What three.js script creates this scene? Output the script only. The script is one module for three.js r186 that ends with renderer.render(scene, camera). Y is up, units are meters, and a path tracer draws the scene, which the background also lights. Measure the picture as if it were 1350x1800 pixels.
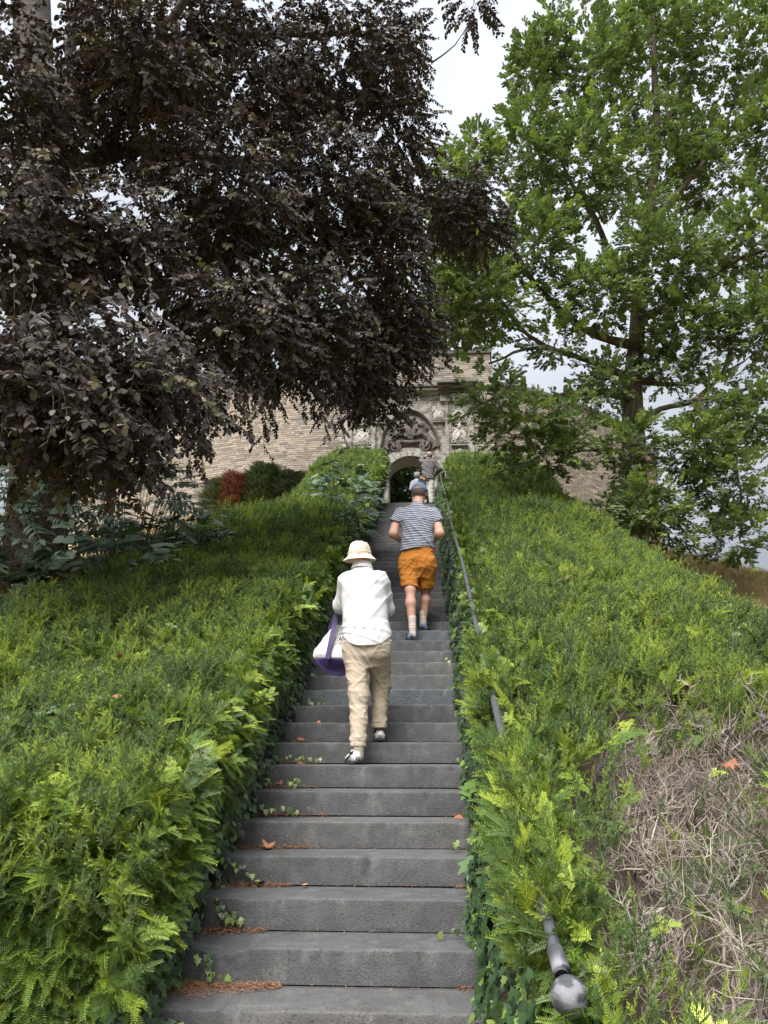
import * as THREE from 'three';
import { mergeGeometries } from 'three/addons/utils/BufferGeometryUtils.js';
import { ImprovedNoise } from 'three/addons/math/ImprovedNoise.js';
import { FontLoader } from 'three/addons/loaders/FontLoader.js';
import { TextGeometry } from 'three/addons/geometries/TextGeometry.js';

// ---------------------------------------------------------------- camera, sky, sun, exposure
const scene = new THREE.Scene();
const EYE = 1.65;
const camera = new THREE.PerspectiveCamera(69.4, 768 / 1024, 0.05, 400);
camera.position.set(0, EYE, 0);
{
  const pitch = 17.67 * Math.PI / 180, yaw = 3.53 * Math.PI / 180;
  camera.lookAt(-Math.sin(yaw) * Math.cos(pitch), EYE + Math.sin(pitch), -Math.cos(yaw) * Math.cos(pitch));
}
const renderer = new THREE.WebGLRenderer({ antialias: true });
renderer.setSize(768, 1024);
renderer.toneMapping = THREE.LinearToneMapping;
renderer.toneMappingExposure = 2.4;
renderer.shadowMap.enabled = true;
const perlin = new ImprovedNoise();
const noise = (x, y = 0.37, z = 0.71) => perlin.noise(x, y, z);
const fbm = (x, y, z, o = 4) => { let s = 0, a = 0.5, f = 1; for (let i = 0; i < o; i++) { s += a * noise(x * f + i * 7.1, y * f + i * 3.3, z * f); a *= 0.5; f *= 2.03; } return s; };
{ // an even overcast sky, brighter towards the zenith as cloud decks are
  const W = 512, H = 256, d = new Float32Array(W * H * 4);
  for (let j = 0; j < H; j++) for (let i = 0; i < W; i++) {
    const el = ((j + 0.5) / H - 0.5) * Math.PI, az = (i / W) * 2 * Math.PI;
    const s = Math.max(0, Math.sin(el)), cx = Math.cos(el) * Math.cos(az), cz = Math.cos(el) * Math.sin(az);
    const q = 1 / (0.25 + s);
    const c = fbm(cx * q * 1.3 + 3, cz * q * 1.3, 1.5, 5);
    const L = 0.50 * (1 + 1.9 * s) / 2.9 * (1 + 0.5 * c);
    const k = (j * W + i) * 4, cool = 0.09 + 0.2 * Math.max(0, -c);
    d[k] = L * (1 - cool); d[k + 1] = L * (1 - cool * 0.35); d[k + 2] = L * (1.05 + cool * 0.3); d[k + 3] = 1;
  }
  const sky = new THREE.DataTexture(d, W, H, THREE.RGBAFormat, THREE.FloatType);
  sky.mapping = THREE.EquirectangularReflectionMapping; sky.magFilter = sky.minFilter = THREE.LinearFilter; sky.wrapS = THREE.RepeatWrapping; sky.needsUpdate = true;
  scene.background = sky; scene.environment = sky;
}
const sun = new THREE.DirectionalLight(new THREE.Color(1, 0.95, 0.91), 3.4);
sun.position.set(-9, 42, 15); sun.target.position.set(0, 4, -9);
sun.castShadow = true; sun.shadow.radius = 80; sun.shadow.mapSize.set(4096, 4096);
Object.assign(sun.shadow.camera, { left: -30, right: 30, top: 30, bottom: -30, near: 1, far: 120 });
scene.add(sun, sun.target);

// ---------------------------------------------------------------- helpers
function rng(seed) { let a = seed >>> 0; return () => { a = (a + 0x6D2B79F5) | 0; let t = Math.imul(a ^ (a >>> 15), 1 | a); t = (t + Math.imul(t ^ (t >>> 7), 61 | t)) ^ t; return ((t ^ (t >>> 14)) >>> 0) / 4294967296; }; }
const clamp = (x, a = 0, b = 1) => Math.min(b, Math.max(a, x));
const smooth = (a, b, x) => { const t = clamp((x - a) / (b - a)); return t * t * (3 - 2 * t); };
const mix = (a, b, t) => a + (b - a) * t;
const V = (x, y, z) => new THREE.Vector3(x, y, z);
const col = (r, g, b) => new THREE.Color().setRGB(r, g, b);
function mat(c, rough = 0.85, extra = {}) {
  const phys = ['transmission', 'clearcoat', 'sheen', 'anisotropy'].some(k => k in extra);
  const m = new (phys ? THREE.MeshPhysicalMaterial : THREE.MeshStandardMaterial)({ roughness: rough, metalness: 0, ...extra });
  m.color.setRGB(c[0], c[1], c[2]); return m;
}
const used = {};
const numbered = n => { const k = used[n] = (used[n] ?? -1) + 1; return k ? `${n}_${String(k).padStart(3, '0')}` : n; };
function shade(o) { o.castShadow = true; o.receiveShadow = true; return o; }
function thing(name, label, category, pos = [0, 0, 0], group) {
  const g = new THREE.Group(); g.name = numbered(name); g.position.set(...pos); g.userData = { label, category };
  if (group) g.userData.group = group; scene.add(g); return g;
}
function mesh(name, geo, m, parent = scene, pos) {
  const o = shade(new THREE.Mesh(geo, m)); o.name = parent === scene ? numbered(name) : name; if (pos) o.position.set(...pos); parent.add(o); return o;
}
function structure(name, geo, m) { const o = mesh(name, geo, m); o.userData.kind = 'structure'; return o; }
function instanced(name, geo, m, list, parent) { // list: [matrix, color]
  const o = shade(new THREE.InstancedMesh(geo, m, list.length)); o.name = name;
  list.forEach(([mt, c], i) => { o.setMatrixAt(i, mt); o.setColorAt(i, c); });
  o.userData.kind = 'stuff'; parent.add(o); return o;
}
class Tri { // collects triangles
  constructor() { this.p = []; this.i = []; this.uv = []; this.c = []; }
  v(x, y, z, u = 0, w = 0) { this.p.push(x, y, z); this.uv.push(u, w); return this.p.length / 3 - 1; }
  t(a, b, c) { this.i.push(a, b, c); }
  q(a, b, c, d) { this.i.push(a, b, c, a, c, d); }
  tint(c, from) { for (let k = from ?? this.c.length / 3; k < this.p.length / 3; k++) this.c.push(c[0], c[1], c[2]); }
  tube(pts, radii, sides = 6, cap = true) {
    const n = pts.length, t = V(0, 0, 0), u = V(0, 0, 0), w = V(0, 0, 0); let len = 0; const ring = [];
    for (let k = 0; k < n; k++) {
      t.subVectors(pts[Math.min(n - 1, k + 1)], pts[Math.max(0, k - 1)]).normalize();
      if (k === 0) { u.set(Math.abs(t.y) > 0.9 ? 1 : 0, Math.abs(t.y) > 0.9 ? 0 : 1, 0); }
      u.addScaledVector(t, -u.dot(t)).normalize(); w.crossVectors(t, u);
      if (k) len += pts[k].distanceTo(pts[k - 1]);
      const r = Array.isArray(radii) ? radii[k] : radii, row = [];
      for (let s = 0; s <= sides; s++) {
        const a = s / sides * Math.PI * 2, cx = Math.cos(a) * r, sx = Math.sin(a) * r;
        row.push(this.v(pts[k].x + u.x * cx + w.x * sx, pts[k].y + u.y * cx + w.y * sx, pts[k].z + u.z * cx + w.z * sx, s / sides * 2 * Math.PI * r, len));
      }
      ring.push(row);
      if (k) for (let s = 0; s < sides; s++) this.q(ring[k - 1][s], ring[k - 1][s + 1], row[s + 1], row[s]);
    }
    if (cap) { const c = this.v(pts[n - 1].x, pts[n - 1].y, pts[n - 1].z); for (let s = 0; s < sides; s++) this.t(ring[n - 1][s], ring[n - 1][s + 1], c); }
    return this;
  }
  box(x0, x1, y0, y1, z0, z1) {
    const P = [[x0, y0, z0], [x1, y0, z0], [x1, y1, z0], [x0, y1, z0], [x0, y0, z1], [x1, y0, z1], [x1, y1, z1], [x0, y1, z1]];
    for (const [a, b, c, d] of [[1, 0, 3, 2], [4, 5, 6, 7], [0, 4, 7, 3], [5, 1, 2, 6], [3, 7, 6, 2], [0, 1, 5, 4]])
      this.q(...[a, b, c, d].map(k => this.v(P[k][0], P[k][1], P[k][2], P[k][0] + P[k][2], P[k][1] + P[k][2])));
    return this;
  }
  geo(flat) {
    let g = new THREE.BufferGeometry();
    g.setAttribute('position', new THREE.Float32BufferAttribute(this.p, 3)); g.setAttribute('uv', new THREE.Float32BufferAttribute(this.uv, 2));
    if (this.c.length) g.setAttribute('color', new THREE.Float32BufferAttribute(this.c, 3));
    g.setIndex(this.i); if (flat) g = g.toNonIndexed(); g.computeVertexNormals(); return g;
  }
}
const smoothPath = (pts, n) => new THREE.CatmullRomCurve3(pts, false, 'centripetal').getPoints(n);
function texture(n, m, f, srgb = true, rep = 1) { // f(u, v) -> [r, g, b] in 0..1, linear for data, display values for colour
  const d = new Uint8Array(n * m * 4);
  for (let j = 0; j < m; j++) for (let i = 0; i < n; i++) { const c = f(i / n, j / m, i, j), k = (j * n + i) * 4; for (let q = 0; q < 3; q++) d[k + q] = clamp(c[q]) * 255; d[k + 3] = 255; }
  const t = new THREE.DataTexture(d, n, m); t.magFilter = THREE.LinearFilter; t.minFilter = THREE.LinearFilter; t.wrapS = t.wrapT = THREE.RepeatWrapping;
  if (srgb) t.colorSpace = THREE.SRGBColorSpace; t.repeat.set(rep, rep); t.needsUpdate = true; return t;
}
// tileable value noise for textures
function tileNoise(seed, n) { const r = rng(seed), g = Float32Array.from({ length: n * n }, () => r()); return (u, v) => { const x = u * n, y = v * n, i = Math.floor(x), j = Math.floor(y), fx = x - i, fy = y - j, sx = fx * fx * (3 - 2 * fx), sy = fy * fy * (3 - 2 * fy), a = (p, q) => g[((q % n + n) % n) * n + ((p % n + n) % n)]; return mix(mix(a(i, j), a(i + 1, j), sx), mix(a(i, j + 1), a(i + 1, j + 1), sx), sy); }; }

// ---------------------------------------------------------------- the lie of the land
const RISE = 0.155, RUN = 0.329, STEP0 = 3.548, TOP = 49;           // f is metres in front of the camera (world z = -f)
const nose = f => EYE - 1.049 + RISE / RUN * (f - STEP0);            // line through the step edges
const stepY = k => EYE - 1.049 + RISE * k, stepF = k => STEP0 + RUN * k;
const HILL = { x: -3.2, f: 35.7 }, PLATEAU = stepY(TOP) - 0.02, WALL_R = 14;
function land(x, f) {
  const r = Math.hypot(x - HILL.x, f - HILL.f);
  const s = PLATEAU - 0.36 - 0.471 * (r - 16.05) + 0.05 * fbm(x * 0.6, f * 0.6, 2, 3) * smooth(1.6, 3.5, Math.abs(x + 0.4));
  const a = Math.min(s, PLATEAU - 0.01), k = clamp((r - 14.6) / 1.6);
  return Math.max(mix(PLATEAU - 0.01, a, k), -0.02 + 0.02 * noise(x * 0.3, f * 0.3));
}
{
  const T = new Tri(), nx = 190, nf = 210, id = [];
  for (let j = 0; j <= nf; j++) for (let i = 0; i <= nx; i++) {
    const a = i / nx * 2 - 1, b = j / nf, x = -0.4 + 8 * a + 72 * a * a * a, f = -12 + 44 * b + 70 * b ** 4;
    id.push(T.v(x, land(x, f), -f, x, f));
  }
  for (let j = 0; j < nf; j++) for (let i = 0; i < nx; i++) { const k = j * (nx + 1) + i; T.q(id[k], id[k + 1], id[k + nx + 2], id[k + nx + 1]); }
  const n1 = tileNoise(4, 12), n2 = tileNoise(5, 60), n3 = tileNoise(6, 200);
  const tx = texture(512, 512, (u, v) => { const a = n1(u, v) * 0.5 + n2(u, v) * 0.3 + n3(u, v) * 0.35, s = smooth(0.35, 0.75, a); return [mix(0.38, 0.70, s), mix(0.33, 0.61, s), mix(0.2, 0.38, s)]; });
  tx.repeat.set(0.3, 0.3);
  structure('ground', T.geo(), new THREE.MeshStandardMaterial({ map: tx, roughness: 1 }));
}

// ---------------------------------------------------------------- staircase of dark stone blocks
const XL = -1.5, XR = 0.62; // the blocks run on under the hedges
{
  const n1 = tileNoise(11, 8), n2 = tileNoise(12, 40), n3 = tileNoise(13, 340), n4 = tileNoise(14, 230), n5 = tileNoise(15, 22);
  const spot = (u, v) => smooth(0.80, 0.93, n4(u, v)) * smooth(0.35, 0.7, n2(u, v));
  const skin = (tone, pit, warm) => {
    const c = texture(1024, 1024, (u, v) => {
      const g = tone * (0.87 + 0.16 * n1(u, v) + 0.10 * n2(u, v) + 0.14 * (n3(u, v) - 0.5)) + 0.05 * tone * smooth(0.45, 0.75, n5(u + 0.2, v * 0.4));
      const pits = smooth(0.80 - 0.06 * pit, 0.92 - 0.06 * pit, n4(u + 0.37, v + 0.11)) * 0.4 * pit, lich = spot(u, v) * 0.2 + smooth(0.66, 0.9, n5(u, v)) * n3(u, v) * 0.2;
      const q = g * (1 - pits) + lich * (0.62 - tone) ; return [q * (1 + 0.03 * warm) + lich * 0.05, q + lich * 0.05, q * (1 - 0.02 * warm)];
    });
    const b = texture(1024, 1024, (u, v) => { const h = 0.5 + 0.35 * (n3(u, v) - 0.5) + 0.3 * (n2(u, v) - 0.5) - 0.45 * pit * smooth(0.80 - 0.06 * pit, 0.92 - 0.06 * pit, n4(u + 0.37, v + 0.11)); return [h, h, h]; }, false);
    return new THREE.MeshStandardMaterial({ map: c, bumpMap: b, bumpScale: 0.0035, roughness: 0.82 });
  };
  const skins = [skin(0.315, 0.4, -0.6), skin(0.33, 0.45, 0.0), skin(0.35, 0.8, -2.0)];
  const g = thing('stone_staircase', 'long straight flight of dark grey stone steps climbing between clipped hedges', 'staircase');
  const r = rng(77);
  for (let k = -4; k <= TOP; k++) {
    const T = new Tri(), y = stepY(k), f = stepF(k), h = k === TOP ? 0.15 : RISE - 0.006, d = RUN + 0.04, near = k < 16;
    const dy = (r() - 0.5) * 0.006, df = (r() - 0.5) * 0.01, tilt = (r() - 0.5) * 0.006;
    const nx = near ? 150 : 24, chips = [];
    const nc = near ? 10 : 2;
    for (let q = 0; q < nc; q++) chips.push([mix(XL + 0.35, XR - 0.35, r()), 0.015 + 0.05 * r() * r(), 0.004 + 0.010 * r()]);
    if (k === 1) chips.push([-1.0, 0.13, 0.045]);
    if (k === 0) chips.push([-0.86, 0.06, 0.03]);
    if (k === 2) chips.push([-0.93, 0.08, 0.022]);
    if (k === 3) chips.push([-0.33, 0.07, 0.02]);
    // profile from the foot of the riser over the rounded edge to the back of the tread: [drop below top, distance back]
    const prof = [[h, 0.001]]; const rs = near ? 7 : 2; for (let q = 1; q <= rs; q++) prof.push([mix(h, 0.012, q / rs), 0]);
    prof.push([0.005, 0.002], [0.0012, 0.0055], [0, 0.012]); const ts = near ? 5 : 1; for (let q = 1; q <= ts; q++) prof.push([0, mix(0.012, d, q / ts)]);
    prof.push([h, d]);
    const rows = []; let run = r() * 3;
    const uo = r() * 2;
    for (let j = 0; j < prof.length; j++) {
      if (j) run += Math.hypot(prof[j][0] - prof[j - 1][0], prof[j][1] - prof[j - 1][1]);
      const row = [];
      for (let i = 0; i <= nx; i++) {
        const x = mix(XL, XR, i / nx); let [dn, bk] = prof[j];
        const edge = Math.exp(-(dn * dn + bk * bk) / 0.0022); // how near the nosing
        const wob = near ? 0.0022 * noise(x * 9, k * 3.1) + 0.0014 * noise(x * 31, k * 5.7) + 0.004 * noise(x * 1.7, k) : 0.003 * noise(x * 3, k);
        let cut = Math.max(0, wob * 1.0) * edge;
        for (const [cx, cw, cd] of chips) { const q = Math.abs(x - cx) / cw; if (q < 1) cut += cd * Math.pow(1 - q * q, 0.7) * Math.exp(-(dn * dn * 0.5 + bk * bk) / (0.9 * cw * cw + 0.0004)) * (0.85 + 0.3 * noise(x * 40, dn * 40)); }
        dn += cut * 0.75; bk += cut * 0.9 + (bk < 0.001 ? 0.0016 * noise(x * 6, dn * 12 + k) : 0);
        row.push(T.v(x, y + dy + tilt * (x + 0.4) - dn, -(f + df + bk), x * 0.55 + uo, run * 0.55));
      }
      rows.push(row);
      if (j) for (let i = 0; i < nx; i++) T.q(rows[j - 1][i], rows[j - 1][i + 1], row[i + 1], row[i]);
    }
    const mi = k === 10 || k === 15 ? 2 : k === 11 || k === 12 ? 1 + (r() < 0.5 ? 1 : 0) : r() < 0.55 ? 0 : 1;
    mesh('step', T.geo(), skins[mi], g);
  }
  // landing in front of and through the gate
  const T = new Tri();
  for (let i = 0; i < 5; i++) for (let j = 0; j < 9; j++) { const x = -1.55 + i * 0.46, f = stepF(TOP) + RUN + 0.06 + j * 0.62 + (i % 2) * 0.2; T.box(x, x + 0.445, PLATEAU - 0.1, PLATEAU + 0.012 + r() * 0.005, -(f + 0.605), -f); }
  const o = mesh('landing_paving', T.geo(true), skins[1], scene); o.userData.kind = 'structure';
}
// ---------------------------------------------------------------- signed distance bodies -> smooth meshes
const cap = (p, a, b, ra, rb) => { // tapered capsule
  const bx = b[0] - a[0], by = b[1] - a[1], bz = b[2] - a[2], px = p[0] - a[0], py = p[1] - a[1], pz = p[2] - a[2];
  const t = clamp((px * bx + py * by + pz * bz) / (bx * bx + by * by + bz * bz + 1e-9));
  return Math.hypot(px - bx * t, py - by * t, pz - bz * t) - mix(ra, rb ?? ra, t);
};
const ell = (p, c, r) => { const x = (p[0] - c[0]) / r[0], y = (p[1] - c[1]) / r[1], z = (p[2] - c[2]) / r[2], k = Math.hypot(x, y, z); return (k - 1) * Math.min(r[0], r[1], r[2]) * (k < 1 ? 1 : 1); };
const smin = (a, b, k) => { const h = Math.max(k - Math.abs(a - b), 0) / k; return Math.min(a, b) - h * h * k * 0.25; };
const blend = (k, ...d) => d.reduce((a, b) => smin(a, b, k));
function surface(sdf, lo, hi, h, uvOf) { // naive surface nets
  const n = [0, 1, 2].map(k => Math.ceil((hi[k] - lo[k]) / h) + 1), [nx, ny, nz] = n, F = new Float32Array(nx * ny * nz), p = [0, 0, 0];
  for (let k = 0, q = 0; k < nz; k++) for (let j = 0; j < ny; j++) for (let i = 0; i < nx; i++, q++) { p[0] = lo[0] + i * h; p[1] = lo[1] + j * h; p[2] = lo[2] + k * h; F[q] = sdf(p); }
  const T = new Tri(), id = new Int32Array(nx * ny * nz).fill(-1), off = [0, 1, nx, nx + 1, nx * ny, nx * ny + 1, nx * ny + nx, nx * ny + nx + 1];
  const E = []; for (let a = 0; a < 8; a++) for (const b of [1, 2, 4]) if (!(a & b)) E.push([a, a | b]);
  for (let k = 0; k < nz - 1; k++) for (let j = 0; j < ny - 1; j++) for (let i = 0; i < nx - 1; i++) {
    const q = i + nx * (j + ny * k); let m = 0; for (let c = 0; c < 8; c++) if (F[q + off[c]] < 0) m |= 1 << c;
    if (m === 0 || m === 255) continue;
    let x = 0, y = 0, z = 0, c = 0;
    for (const [a, b] of E) { const fa = F[q + off[a]], fb = F[q + off[b]]; if (fa < 0 === fb < 0) continue; const t = fa / (fa - fb); x += mix(a & 1, b & 1, t); y += mix(a >> 1 & 1, b >> 1 & 1, t); z += mix(a >> 2, b >> 2, t); c++; }
    const X = lo[0] + (i + x / c) * h, Y = lo[1] + (j + y / c) * h, Z = lo[2] + (k + z / c) * h, uv = uvOf ? uvOf(X, Y, Z) : [X + Z, Y];
    id[q] = T.v(X, Y, Z, uv[0], uv[1]);
  }
  const face = (q, d1, d2, flip) => { const a = id[q - d1 - d2], b = id[q - d2], c = id[q], d = id[q - d1]; if (a < 0 || b < 0 || c < 0 || d < 0) return; flip ? T.q(a, b, c, d) : T.q(d, c, b, a); };
  for (let k = 1; k < nz - 1; k++) for (let j = 1; j < ny - 1; j++) for (let i = 1; i < nx - 1; i++) {
    const q = i + nx * (j + ny * k), s = F[q] < 0;
    if (s !== (F[q + 1] < 0)) face(q, nx, nx * ny, s);
    if (s !== (F[q + nx] < 0)) face(q, nx * ny, 1, s);
    if (s !== (F[q + nx * ny] < 0)) face(q, 1, nx, s);
  }
  return T.geo();
}

// ---------------------------------------------------------------- castle keep: round brick wall and stone gateway
const wallTop = 13.4, brickH = 0.061, course = 0.0735, brickL = 0.258, pitchL = 0.271;
const grit = (() => { const a = tileNoise(21, 60), b = tileNoise(22, 240); return texture(512, 512, (u, v) => { const h = 0.5 + 0.6 * (b(u, v) - 0.5) + 0.5 * (a(u, v) - 0.5); return [h, h, h]; }, false); })();
const tones = []; // shared brick materials, dirty beige to grey brown to red
function brickTone(kind, t) { // kind 0 beige, 1 grey, 2 red
  const key = kind * 8 + Math.floor(clamp(t, 0, 0.999) * 8);
  if (!tones[key]) {
    const q = (key % 8) / 7, base = [[0.40, 0.345, 0.285], [0.275, 0.25, 0.212], [0.42, 0.25, 0.205]][kind], k = mix(0.68, 1.16, q);
    tones[key] = mat([base[0] * k, base[1] * k * mix(0.97, 1.02, (q * 5) % 1), base[2] * k * mix(0.9, 1.08, (q * 3) % 1)], 0.95, { bumpMap: grit, bumpScale: 0.006 });
  }
  return [key, tones[key]];
}
const stoneTex = (() => { const a = tileNoise(31, 6), b = tileNoise(32, 30), c = tileNoise(33, 150), d = tileNoise(34, 14); return texture(512, 512, (u, v) => { const g = 0.46 + 0.16 * a(u, v) + 0.14 * b(u, v) + 0.12 * (c(u, v) - 0.5), s = smooth(0.55, 0.8, d(u, v) * 0.7 + b(u, v) * 0.3) * 0.22; return [g * 0.92 - s + 0.01, g * 0.92 - s - 0.003, g * 0.92 - s - 0.03]; }); })();
stoneTex.repeat.set(0.5, 0.5);
const sandstone = new THREE.MeshStandardMaterial({ map: stoneTex, roughness: 0.95, bumpMap: grit, bumpScale: 0.006 });
const sandstonePale = new THREE.MeshStandardMaterial({ map: stoneTex, roughness: 0.95, bumpMap: grit, bumpScale: 0.006, color: col(1.07, 1.06, 1.03) });
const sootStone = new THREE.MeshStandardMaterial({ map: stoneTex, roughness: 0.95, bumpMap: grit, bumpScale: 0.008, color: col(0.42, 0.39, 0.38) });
const whiteStone = mat([0.40, 0.38, 0.34], 0.9, { bumpMap: grit, bumpScale: 0.004 });
const mortar = mat([0.44, 0.39, 0.33], 1, { bumpMap: grit, bumpScale: 0.01 });
const slate = mat([0.09, 0.088, 0.085], 0.85, { bumpMap: grit, bumpScale: 0.006 });
function bricklayer(group, spots, most) { // spots: [position, turn, length, kind, tone, distance, proud]
  const unit = new Tri(); unit.box(-0.5, 0.5, 0, 1, -1, 0);
  const g1 = unit.geo(true);
  spots.sort((a, b) => a[5] - b[5]);
  const rest = {};
  spots.forEach((s, i) => {
    const [p, turn, len, kind, tone, , proud] = s, [key, m] = brickTone(kind, tone);
    const M = new THREE.Matrix4().compose(V(...p), new THREE.Quaternion().setFromAxisAngle(V(0, 1, 0), turn), V(len, brickH * (0.94 + 0.1 * ((i * 0.618) % 1)), 0.06));
    M.multiply(new THREE.Matrix4().makeTranslation(0, 0, (proud - 0.006) / 0.06));
    if (i < most) { const o = shade(new THREE.Mesh(g1, m)); o.name = 'brick'; o.applyMatrix4(M); group.add(o); }
    else (rest[key] ??= []).push(g1.clone().applyMatrix4(M));
  });
  for (const k in rest) { const o = mesh('brickwork', mergeGeometries(rest[k]), tones[k], group); o.userData.kind = 'stuff'; }
}
const wallAt = (phi, r = WALL_R) => [HILL.x + r * Math.sin(phi), -HILL.f + r * Math.cos(phi)];
const GATE = { x0: -3.06, x1: 2.14, z: -21.72, top: 13.98, cx: -0.5, half: 0.69, spring: 9.96, apex: 10.36 };
{
  const g = thing('castle_wall', 'curved weathered beige brick wall of the round keep on the hilltop', 'castle wall');
  const pL = Math.asin((GATE.x0 + 0.35 - HILL.x) / WALL_R), pR = Math.asin((GATE.x1 - 0.35 - HILL.x) / WALL_R);
  const arc = (a0, a1, n, r0, r1, y0, y1) => { const T = new Tri(); let prev; for (let i = 0; i <= n; i++) { const ph = mix(a0, a1, i / n), o = wallAt(ph, r1), q = wallAt(ph, r0); const cur = [[q, y0], [o, y0], [o, y1], [q, y1]].map(([e, y]) => [e[0], y, e[1]]); if (prev) for (let s = 0; s < 4; s++) { const t = (s + 1) % 4; T.q(T.v(...prev[s]), T.v(...cur[s]), T.v(...cur[t]), T.v(...prev[t])); } else T.q(...[3, 2, 1, 0].map(s => T.v(...cur[s]))); prev = cur; } T.q(...[0, 1, 2, 3].map(s => T.v(...prev[s]))); return T; };
  for (const [a, b] of [[-1.45, pL], [pR, 1.45]]) {
    mesh('mortar_core', arc(a, b, 50, WALL_R - 0.8, WALL_R - 0.012, 7.7, wallTop).geo(true), mortar, g);
    mesh('coping', arc(a, b, 50, WALL_R - 0.9, WALL_R + 0.1, wallTop, wallTop + 0.12).geo(true), slate, g);
  }
  mesh('far_wall', arc(1.6, 2 * Math.PI - 1.6, 60, WALL_R - 0.8, WALL_R, 7.7, wallTop).geo(true), mortar, g);
  const r = rng(5), spots = [];
  for (let c = 0; 7.85 + (c + 1) * course < wallTop; c++) {
    const y = 7.85 + c * course; let ph = -1.4 + r() * 0.02;
    while (ph < 1.4) {
      const L = r() < 0.35 ? brickL * 0.5 : brickL * (0.94 + 0.1 * r()), dph = (L + 0.013) / WALL_R, mid = ph + dph / 2; ph += dph;
      if (mid > pL - 0.006 && mid < pR + 0.006) continue;
      const [x, z] = wallAt(mid);
      const patch = fbm(mid * 5, y * 0.7, 3, 3), red = 0.55 * smooth(0.80, 0.86, mid) * smooth(-0.35, 0.05, patch + 0.2);
      const kind = r() < red * 0.75 ? 2 : (mid > 0 ? r() < 0.7 + patch : r() < 0.2 + patch * 0.9) ? 1 : 0;
      const sagY = 0.012 * noise(mid * 9, c * 0.15);
      spots.push([[x, y + sagY, z], mid, L, kind, clamp(0.5 + patch * 0.7 + (r() - 0.5) * 0.75), Math.hypot(x, y - EYE, z) + (mid > -0.5 && mid < 0.05 && y > 8.4 && y < 11.3 ? -9 : 0) + r(), 0.004 + 0.012 * r()]);
    }
  }
  bricklayer(g, spots, 300);
}
{
  const { x0, x1, z, top, cx, half, spring, apex } = GATE, gate = thing('gatehouse', 'tall brick gatehouse with a carved grey stone portal at the head of the steps', 'gatehouse');
  const rise = apex - spring, rad = (half * half + rise * rise) / (2 * rise), cy = apex - rad, half0 = Math.asin(half / rad);
  const arcPts = (R, n, a0 = -half0, a1 = half0) => Array.from({ length: n + 1 }, (_, i) => { const a = mix(a0, a1, i / n); return [cx + R * Math.sin(a), cy + R * Math.cos(a)]; });
  const shape = (pts) => new THREE.Shape(pts.map(p => new THREE.Vector2(p[0], p[1])));
  const slab = (pts, zf, depth, bevel = 0) => { const q = new THREE.ExtrudeGeometry(shape(pts), { depth: depth - bevel, bevelEnabled: bevel > 0, bevelSize: bevel, bevelThickness: bevel, bevelSegments: 1, bevelOffset: -bevel }); q.translate(0, 0, zf - depth); return q; };
  // brick body with the arched passage through it
  const body = [[x0, 7.7], [cx - half, 7.7], ...arcPts(rad, 14), [cx + half, 7.7], [x1, 7.7], [x1, top], [x0, top]];
  mesh('mortar_core', slab(body, z - 0.014, 0.75), mortar, gate);
  mesh('coping', new Tri().box(x0 - 0.06, x1 + 0.06, top, top + 0.13, z - 0.82, z + 0.07).geo(true), slate, gate);
  const r = rng(8), spots = [];
  for (let c = 0; 7.85 + (c + 1) * course < top; c++) {
    const y = 7.85 + c * course; let x = x0 + r() * 0.15 - 0.15;
    while (x < x1 - 0.05) {
      const L0 = r() < 0.35 ? brickL * 0.5 : brickL * (0.94 + 0.1 * r()), a = Math.max(x, x0), b = Math.min(x + L0, x1); x += L0 + 0.013;
      if (b - a < 0.04 || (y > 8 && y < 12.72 && b > -2.56 && a < 1.56)) continue;
      const patch = fbm(a * 0.7, y * 0.9, 9, 3);
      spots.push([[(a + b) / 2, y + 0.012 * noise(a * 0.7, c * 0.2), z], 0, b - a, r() < 0.62 + patch * 0.8 ? 1 : 0, clamp(0.5 + patch * 0.8 + (r() - 0.5) * 0.7), Math.hypot(a, y - EYE - 8, z) + (a > 0 ? -0.5 : 0), 0.004 + 0.012 * r()]);
    }
    for (const s of [-1, 1]) for (let d = 0.14; d < 0.6; d += 0.27) { const t = 0.26; spots.push([[s < 0 ? x0 : x1, y, z - d - (c % 2) * 0.13], s * Math.PI / 2, t * 0.96, r() < 0.6 ? 1 : 0, r(), 40 + r(), 0.006]); }
  }
  bricklayer(gate, spots, 300);
  // stone portal: ashlar blocks, voussoirs, pilasters, entablature
  const zf = z + 0.10, rr = rng(9);
  const block = (xa, xb, ya, yb, m, proud = 0, name = 'ashlar_block') => mesh(name, slab([[xa + 0.004, ya + 0.004], [xb - 0.004, ya + 0.004], [xb - 0.004, yb - 0.004], [xa + 0.004, yb - 0.004]], zf + proud, 0.13 + proud, 0.006), m, gate);
  const rowY = [8.0, 8.4, 8.8, 9.2, 9.6, 10.0, 10.4, 10.78, 11.14, 11.5, 11.88, 12.2];
  for (let k = 0; k < rowY.length - 1; k++) for (const [a, b] of [[-2.5, -1.36], [0.36, 1.5], [-1.36, 0.36]]) {
    let x = a; while (x < b - 0.02) {
      let e = Math.min(b, x + 0.3 + 0.32 * rr()); if (b - e < 0.16) e = b;
      const inArch = rowY[k] < apex + 0.2 && e > cx - half - 0.14 && x < cx + half + 0.14;
      if (!inArch) block(x, e, rowY[k], rowY[k + 1], rr() < 0.45 ? sandstone : rr() < 0.5 ? sandstonePale : sandstone, rr() * 0.006);
      x = e;
    }
  }
  for (const s of [-1, 1]) for (let k = 0; k < 5; k++) { const xa = cx + s * half, xb = cx + s * (half + 0.17); block(Math.min(xa, xb), Math.max(xa, xb), rowY[k], Math.min(rowY[k + 1], spring), sandstone, 0.01); }
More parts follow.
